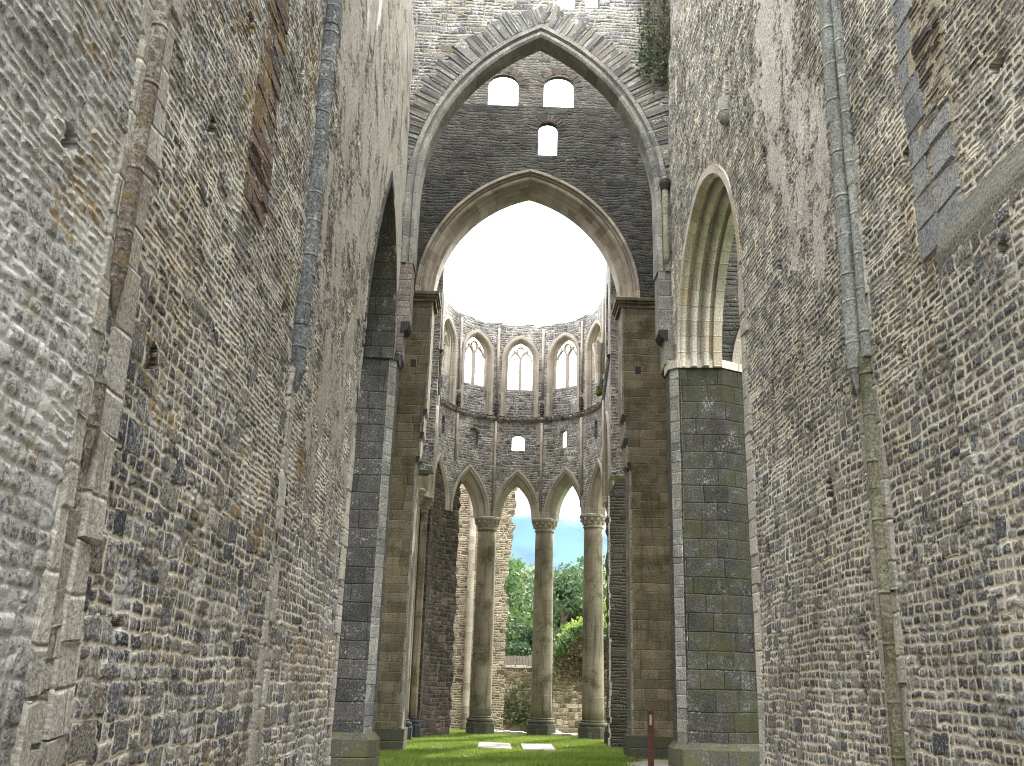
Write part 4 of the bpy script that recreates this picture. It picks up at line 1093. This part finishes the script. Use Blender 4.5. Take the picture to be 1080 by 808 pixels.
fe = thing('wooden_fence', 'weathered board fence just above the garden wall coping, under the trees', 'fence', (0, 42.5, 0))
mb = MB(); x = -5.0
while x < 3:
    w = .13; mb.box(x, x + w - .012, 42.5, 42.525, .2, 2.72 + random.uniform(-.04, .04), random.uniform(0, 9)); x += w
build_part(mb, 'boards', M['wood'], fe)
for z_ in (2.4, 1.2):
    mb = MB(); mb.box(-5, 3, 42.525, 42.58, z_, z_ + .08); build_part(mb, 'rail', M['wood'], fe)

def leaves(P, size, nrm=None, spread=.9):
    """P (n,3) -> bent leaf faces, uv.x = random tint"""
    n = len(P)
    sz = size * rng.uniform(.6, 1.35, n)
    a = rng.uniform(0, 2 * np.pi, n); tilt = rng.normal(0, spread, n)
    d = np.stack([np.cos(a) * np.cos(tilt), np.sin(a) * np.cos(tilt), np.sin(tilt)], -1)
    r = rng.normal(size=(n, 3)); r -= (r * d).sum(1, keepdims=True) * d; r /= np.linalg.norm(r, axis=1, keepdims=True)
    up = np.cross(d, r)
    h = sz[:, None]
    v = np.stack([P - d * h * .5, P + r * h * .33 + up * h * .06, P + d * h * .55, P - r * h * .33 + up * h * .06], 1)
    return v.reshape(-1, 3)
def leaf_object(name, P, size, mat, parent=None, origin=(0, 0, 0), spread=.9):
    v = leaves(P, size, spread=spread) - np.array(origin); n = len(P)
    me = bpy.data.meshes.new(name)
    me.vertices.add(n * 4); me.vertices.foreach_set('co', v.astype(np.float32).ravel())
    me.loops.add(n * 4); me.loops.foreach_set('vertex_index', np.arange(n * 4, dtype=np.int32))
    me.polygons.add(n); me.polygons.foreach_set('loop_start', np.arange(n, dtype=np.int32) * 4)
    uvl = me.uv_layers.new(name='UVMap'); t_ = rng.uniform(0, 1, n)
    uv = np.zeros((n, 4, 2)); uv[..., 0] = t_[:, None]; uvl.data.foreach_set('uv', uv.astype(np.float32).ravel())
    me.materials.append(mat); me.update(calc_edges=True)
    o = bpy.data.objects.new(name, me); COL.objects.link(o)
    if parent: o.parent = parent
    else: o.location = origin
    return o
def tree(name, label, x, y, h, rad, mat, zlow=.15, n=9000, size=.22, z0=-.5, group=None, nclump=46, shape='round'):
    o = thing(name, label, 'tree', (x, y, z0), group)
    mb = MB(); pts = [(x, y, z0), (x + .1, y, z0 + h * .25), (x - .05, y + .1, z0 + h * .55), (x, y, z0 + h * .85)]
    mb.tube(pts, [rad * .09, rad * .07, rad * .045, rad * .015], 10, wob=.05)
    cl = []
    for k in range(nclump):
        u = random.random(); zz = zlow + (1 - zlow) * (k + random.random()) / nclump
        env = math.sin(math.pi * min(1, max(0.04, (zz - zlow) / (1 - zlow) * .86 + .10))) ** .7 if shape == 'round' else (1.05 - zz) ** .8
        a = random.uniform(0, 2 * math.pi); rr = rad * env * (random.uniform(.35, 1.0))
        c = V3((x + rr * math.cos(a), y + rr * math.sin(a), z0 + h * zz)); cl.append((c, rad * random.uniform(.2, .36)))
        if k % 3 == 0:
            b0 = V3((x, y, z0 + h * max(.15, zz - .18))); mb.tube([b0, (b0 + c) / 2 + V3((0, 0, .1)), c], [rad * .03, rad * .02, rad * .006], 6, wob=.05)
    build_part(mb, 'trunk', M['bark'], o)
    per = n // nclump; P = []
    for c, r in cl:
        q = rng.normal(size=(per, 3)); q /= np.linalg.norm(q, axis=1, keepdims=True)
        q *= (r * rng.uniform(.35, 1.05, per) ** .6)[:, None]; q[:, 2] *= .7
        P.append(q + np.array(c))
    P = np.concatenate(P)
    leaf_object('crown', P, size, M[mat], o, (x, y, z0))
    return o
G = 'trees beyond the garden wall'
tree('broadleaf_tree', 'dense dark green tree rising beside the ragged ruined wall, left of the middle column', -1.5, 50, 8.8, 4.0, 'leaf', .12, 16000, .24, group=G, nclump=70)
tree('broadleaf_tree', 'dark green tree just right of the middle column, standing behind the bright one', 4.1, 62, 8.6, 4.2, 'leaf_dark', .05, 13000, .26, group=G, nclump=60)
tree('broadleaf_tree', 'bright yellow-green small tree above the overgrown garden wall', 5.4, 48, 5.9, 2.6, 'leaf_yel', .1, 9000, .2, group=G, nclump=44)
tree('broadleaf_tree', 'pale green tree behind the right column, farther off than the bright one', 8.3, 64, 9.4, 4.6, 'leaf_pale', .08, 12000, .27, group=G, nclump=60)
tree('broadleaf_tree', 'low dark bushy tree at the foot of the tall tree, over the fence', 1.2, 47, 4.6, 2.2, 'leaf_dark', .05, 8000, .18, group=G, nclump=40)
tree('broadleaf_tree', 'distant tree on the skyline between the middle and right columns', 2.5, 84, 11.2, 6.0, 'leaf_pale', .05, 9000, .4, group=G, nclump=55)
tree('broadleaf_tree', 'far dark tree on the skyline behind the right column', 9.6, 92, 13.0, 6.5, 'leaf_dark', .05, 9000, .42, group=G, nclump=55)
tree('broadleaf_tree', 'large mid-green tree at the far right of the garden, mostly hidden by the columns', 14.5, 72, 13, 6.0, 'leaf', .05, 9000, .34, group=G, nclump=55)
tree('broadleaf_tree', 'tall tree behind the ruined wall, mostly hidden by it', -9.5, 62, 14, 6.0, 'leaf', .05, 9000, .34, group=G, nclump=55)

# ivy
def scatter(n, f):
    return np.array([f() for _ in range(n)])
def ivy_gm():
    while True:
        x = random.uniform(2.2, 8.5); 
        zt = np.interp(x, [2.26, 2.5, 2.9, 3.5, 4.2, 6, 9], [2.5, 3.15, 3.45, 3.6, 3.55, 3.2, 3.0])
        z = zt + .3 - abs(random.gauss(0, .42)) * (1.5 if x < 3.0 else .5)
        if z > .8: return (x, 39.75 - random.uniform(0, .35), z)
iv = leaf_object('ivy', scatter(3400, ivy_gm), .12, M['leaf'], None, (4, 39.6, 2.)); tag(iv, 'fresh green ivy spilling over the broken top of the taller garden wall', 'ivy')
iv = leaf_object('dry_ivy', scatter(2600, lambda: (random.gauss(3.6, .8), 39.78 - random.uniform(0, .2), min(3.3, random.gauss(2.5, .45)))), .1, M['ivy_brown'], None, (4, 39.6, 2.)); tag(iv, 'brown dry creeper hanging on the face of the taller garden wall', 'ivy')
iv = leaf_object('ivy', scatter(900, lambda: (random.gauss(.9, .7), 39.95 - random.uniform(0, .15), abs(random.gauss(.6, .7)))), .11, M['ivy'], None, (.5, 39.9, .5)); tag(iv, 'small dark green creeper on the low garden wall', 'ivy')
def ivy_tw():
    x = random.choice((2.5, 2.62, 2.7, 2.85, 2.95, 3.0)) + random.gauss(0, .05); z = 13.2 + (x - 2.5) * -.4 + abs(random.gauss(0, 1.2)); return (x + (z - 13.3) * .04, YW - random.uniform(.02, .28), z)
iv = leaf_object('ivy', scatter(950, ivy_tw), .07, M['ivy'], None, (2.7, 16.4, 14), spread=1.2)
tag(iv, 'dark ivy hanging on the tower wall above the right shoulder of the front arch', 'ivy')
mb = MB()
for k in range(26):
    x = random.gauss(2.95, .13); z1 = random.uniform(12.8, 13.6)
    mb.tube([(x, YW - .06, 16), (x + random.uniform(-.1, .1), YW - .1, 14.6), (x + random.uniform(-.12, .12), YW - .05, z1)], [.014, .012, .006], 5)
st = mb.build('stems', M['bark']); st.parent = iv; st.location = -V3(iv.location)
iv = leaf_object('tuft', scatter(260, lambda: (2.95 + random.gauss(0, .045), 28.75 + random.gauss(0, .055), 10.28 + abs(random.gauss(0, .1)))), .1, M['leaf_yel'], None, (2.9, 28.7, 10.3)); tag(iv, 'little green plant rooted on the right end of the apse ledge', 'plant')
iv = leaf_object('moss_fringe', scatter(1500, lambda: tuple(V3(mapA(random.uniform(-4.2, 4.2), 10.16 + random.uniform(-.03, .05), -.08 + random.uniform(-.06, .08))))), .045, M['ivy_brown'], None, (CXN, 29, 10)); tag(iv, 'thin brownish weeds growing along the ledge under the lancet windows', 'weeds', kind='stuff')

# ================================================================== GROUND
def ground_mat():
    m, t, out, b = newmat('turf_soil')
    g = t.new('ShaderNodeNewGeometry').outputs['Position']
    n = t.noise(g, 1.2, 5., .6); f = t.noise(g, 40., 4., .7)
    c = t.mix(t.ss(n, .4, .62), (.06, .10, .014), (.10, .14, .024)); c = t.mix(t.m('MULTIPLY', t.ss(t.noise(g, 2.1, 5., .65), .52, .64), .7), c, (.13, .10, .06)); c = t.vm('SCALE', c, sc=t.m('ADD', t.m('MULTIPLY', f, .9), .5))
    t.put(b.inputs['Base Color'], c); b.inputs['Roughness'].default_value = .95
    return m
def gravel_mat():
    m, t, out, b = newmat('gravel')
    g = t.new('ShaderNodeNewGeometry').outputs['Position']
    f = t.noise(g, 60., 5., .75); n = t.noise(g, 3., 4.)
    c = t.vm('SCALE', t.mix(n, (.19, .165, .135), (.25, .22, .185)), sc=t.m('ADD', t.m('MULTIPLY', f, 1.), .45))
    t.put(b.inputs['Base Color'], c); b.inputs['Roughness'].default_value = .95
    dn = t.new('ShaderNodeDisplacement'); t.put(dn.inputs['Height'], f); dn.inputs['Scale'].default_value = .02; dn.inputs['Midlevel'].default_value = .5
    t.l.new(dn.outputs[0], out.inputs['Displacement'])
    return m
def gz(x, y):
    z = .025 * math.sin(x * 1.1) * math.sin(y * .7)
    if y > 33: z -= .5 * min(1, (y - 33) / 3)
    if y > 46: z += (y - 46) * .012
    return z
mb = MB()
xs = list(np.concatenate([np.linspace(-400, -12, 9), np.linspace(-10, 12, 45), np.linspace(14, 400, 9)])); ys = list(np.concatenate([[-60, -20, 0, 8], np.linspace(12, 50, 77), [60, 80, 120, 200, 400, 800]]))
for y in ys:
    for x in xs: mb.v.append((x, y, gz(x, y)))
nx_ = len(xs)
for j in range(len(ys) - 1):
    for i in range(nx_ - 1):
        a = j * nx_ + i; q = [a, a + 1, a + nx_ + 1, a + nx_]; mb.face(q, [(mb.v[k][0], mb.v[k][1]) for k in q])
tag(mb.build('ground', ground_mat(), smooth=True), kind='structure')
mb = MB()
def pe(y): return 2.55 + .18 * math.sin(y * 1.9) + (.9 if y > 21.2 else 0) * min(1, (y - 21.2))
ysg = np.linspace(-6, 22.6, 80)
for a, b_ in zip(ysg[:-1], ysg[1:]):
    la = -1.9 if a < 19 else pe(a); lb = -1.9 if b_ < 19 else pe(b_)
    for k in range(12):
        A = lambda y, l, kk: l + (4.6 - l) * kk / 12
        P = [(A(a, la, k), a), (A(a, la, k + 1), a), (A(b_, lb, k + 1), b_), (A(b_, lb, k), b_)]
        mb.quad([(x, y, gz(x, y) + .02) for x, y in P], P)
tag(mb.build('gravel_path', gravel_mat()), kind='structure')
# grass blades
def blades(n, fn):
    P = np.array([fn() for _ in range(n)])
    h = rng.uniform(.03, .085, n); a = rng.uniform(0, 2 * np.pi, n); w = rng.uniform(.006, .012, n)
    d = np.stack([np.cos(a), np.sin(a), np.zeros(n)], -1); lean = np.stack([rng.normal(0, .35, n), rng.normal(0, .35, n), np.ones(n)], -1)
    v = np.stack([P - d * w[:, None], P + d * w[:, None], P + lean * h[:, None]], 1).reshape(-1, 3)
    return v
def gp():
    while True:
        y = 19 + 14 * random.random() ** 1.0; x = random.uniform(-2.6, 3.9)
        if y < 22.5 and x > pe(y) + random.gauss(0, .15): continue
        if y < 19.5 and random.random() < .5: continue
        if (-.42 < x < .45 or .68 < x < 1.53) and 24.6 < y < 26.9: continue
        if math.sin(x * 3 + y) + math.sin(y * 2.3 - x * 2) + random.gauss(0, .6) > 1.45: continue
        return (x, y, gz(x, y))
nb = 90000; v = blades(nb, gp)
me = bpy.data.meshes.new('grass'); me.vertices.add(nb * 3); me.vertices.foreach_set('co', v.astype(np.float32).ravel())
me.loops.add(nb * 3); me.loops.foreach_set('vertex_index', np.arange(nb * 3, dtype=np.int32)); me.polygons.add(nb); me.polygons.foreach_set('loop_start', np.arange(nb, dtype=np.int32) * 3)
uvl = me.uv_layers.new(name='UVMap'); uv = np.zeros((nb, 3, 2)); pb = v.reshape(nb, 3, 3)[:, 0]; pt = .5 + .28 * np.sin(pb[:, 0] * 2.1 + np.sin(pb[:, 1] * 1.7) * 1.5) + .22 * np.sin(pb[:, 1] * 2.9 - pb[:, 0]); uv[..., 0] = np.clip(pt + rng.normal(0, .3, nb), 0, 1)[:, None]; uvl.data.foreach_set('uv', uv.astype(np.float32).ravel())
me.materials.append(M['grass']); me.update(calc_edges=True)
o = bpy.data.objects.new('grass', me); COL.objects.link(o); tag(o, 'short mown grass on the floor of the crossing and choir', 'grass', kind='stuff')

# grave slabs
for x0, x1, lab in ((-.40, .43, 'left of two pale flat stone slabs lying in the choir grass'), (.70, 1.51, 'right of two pale flat stone slabs lying in the choir grass')):
    mb = MB(); mb.block((x0, 24.65, -.04), (1, 0, 0), (0, 1, 0), (0, 0, 1), x1 - x0, 2.2, .085, .015, .006)
    o = mb.build('stone_slab', M['slab_white'], origin=((x0 + x1) / 2, 25.7, 0)); tag(o, lab, 'slab', 'flat stone slabs in the grass')
# rusty post
po = thing('marker_post', 'thin rust-brown steel post with small slot near its top, before the right pier', 'post', (3.0, 19.5, 0))
mb = MB(); x, y = 3.0, 19.5
for a in ((x - .055, x - .028), (x + .028, x + .055)): mb.box(a[0], a[1], y - .035, y + .035, -.1, 1.11)
mb.box(x - .028, x + .028, y - .03, y + .03, -.1, .82); mb.box(x - .028, x + .028, y - .03, y + .03, 1.06, 1.105)
mb.box(x - .028, x + .028, y + .005, y + .03, .82, 1.06)
build_part(mb, 'post', M['rust'], po)
mb = MB(); mb.box(x - .016, x + .022, y - .006, y + .004, .84, 1.03); build_part(mb, 'plate', M['label'], po)
# loose stones at the foot of the piers
for k, (x, y, s_) in enumerate(((4.05, 15.6, .2), (1.95, 31.9, .17))):
    mb = MB(); mb.lathe((x, y, 0), [(.0 + s_ * .5, -.1), (s_ * .95, .02), (s_, .1), (s_ * .7, s_ * .9), (s_ * .3, s_ * 1.05)], 9)
    mb.v = [(a + random.uniform(-.03, .03), b_ + random.uniform(-.03, .03), c + random.uniform(-.02, .02)) for a, b_, c in mb.v]
    o = mb.build('loose_stone', M['slab_white'], origin=(x, y, 0))
    tag(o, ('pale loose stone at the foot of the right pier', 'pale loose stone beside the base of the middle column')[k], 'stone')

# ================================================================== CAMERA, LIGHT
CAMR = Matrix(((0.9994694685124133, -0.03185166706085247, -0.006800942358136712), (-0.01606711996055188, -0.3005496557326763, -0.953630825893932), (0.02833071068094353, 0.953234166269975, -0.3009019692323371)))
cam = bpy.data.cameras.new('camera'); co = bpy.data.objects.new('camera', cam); COL.objects.link(co)
cam.sensor_width = 36; cam.sensor_fit = 'HORIZONTAL'; cam.lens = 36 * 1009. / 1080.; cam.clip_end = 3000; cam.clip_start = .05
co.matrix_world = Matrix.Translation((0, 0, 1.5)) @ CAMR.to_4x4()
S.camera = co

EL = R(38)
sd = V3((.5, .86, 0)).normalized() * math.cos(EL) + V3((0, 0, math.sin(EL)))     # towards the sun
sun = bpy.data.lights.new('sun', 'SUN'); sun.energy = 3.0; sun.angle = R(.6); sun.color = (1, .95, .87)
so = bpy.data.objects.new('sun', sun); COL.objects.link(so); so.rotation_euler = sd.to_track_quat('Z', 'Y').to_euler(); so.location = (20, 0, 40)
w = bpy.data.worlds.new('World'); S.world = w; w.use_nodes = True
t = NT(w.node_tree); t.n.clear()
out = t.new('ShaderNodeOutputWorld'); bg = t.new('ShaderNodeBackground'); bg.inputs['Strength'].default_value = .1
sky = t.new('ShaderNodeTexSky', sky_type='NISHITA', sun_disc=False); sky.sun_elevation = EL; sky.sun_rotation = math.atan2(sd.x, sd.y)
sky.air_density = 1.0; sky.dust_density = .6; sky.ozone_density = 2.0
g = t.new('ShaderNodeTexCoord').outputs['Generated']; gx = t.xyz(g)
pr = t.vm('MULTIPLY', g, (1, 1, 2.2))
n1 = t.noise(pr, 3.2, 7., .6); n2 = t.noise(pr, 9., 6., .6)
cv = t.m('ADD', gx[2], t.m('MULTIPLY', t.m('SUBTRACT', n1, .5), .3))
mask = t.ss(cv, .165, .30)
cc = t.vm('SCALE', t.new_rgb((1.0, 1.0, .985)), sc=t.m('ADD', t.m('MULTIPLY', n2, 12.), 20.))
sk = t.vm('MULTIPLY', sky.outputs[0], (.26, .36, .50))
low = t.mix(t.m('MULTIPLY', t.ss(n2, .46, .72), .75), sk, (1.15, 1.5, 1.9))
t.l.new(t.mix(mask, low, cc), bg.inputs[0]); t.l.new(bg.outputs[0], out.inputs[0])

S.render.engine = 'CYCLES'
S.cycles.use_denoising = True
try: S.cycles.denoiser = 'OPENIMAGEDENOISE'
except Exception: pass
S.cycles.pixel_filter_type = 'BLACKMAN_HARRIS'; S.cycles.filter_width = 1.05
S.cycles.max_bounces = 6; S.cycles.diffuse_bounces = 4; S.cycles.glossy_bounces = 2; S.cycles.transmission_bounces = 2
S.view_settings.view_transform = 'Standard'; S.view_settings.look = 'None'; S.view_settings.exposure = 1.8; S.view_settings.gamma = 1
S.view_settings.use_curve_mapping = False
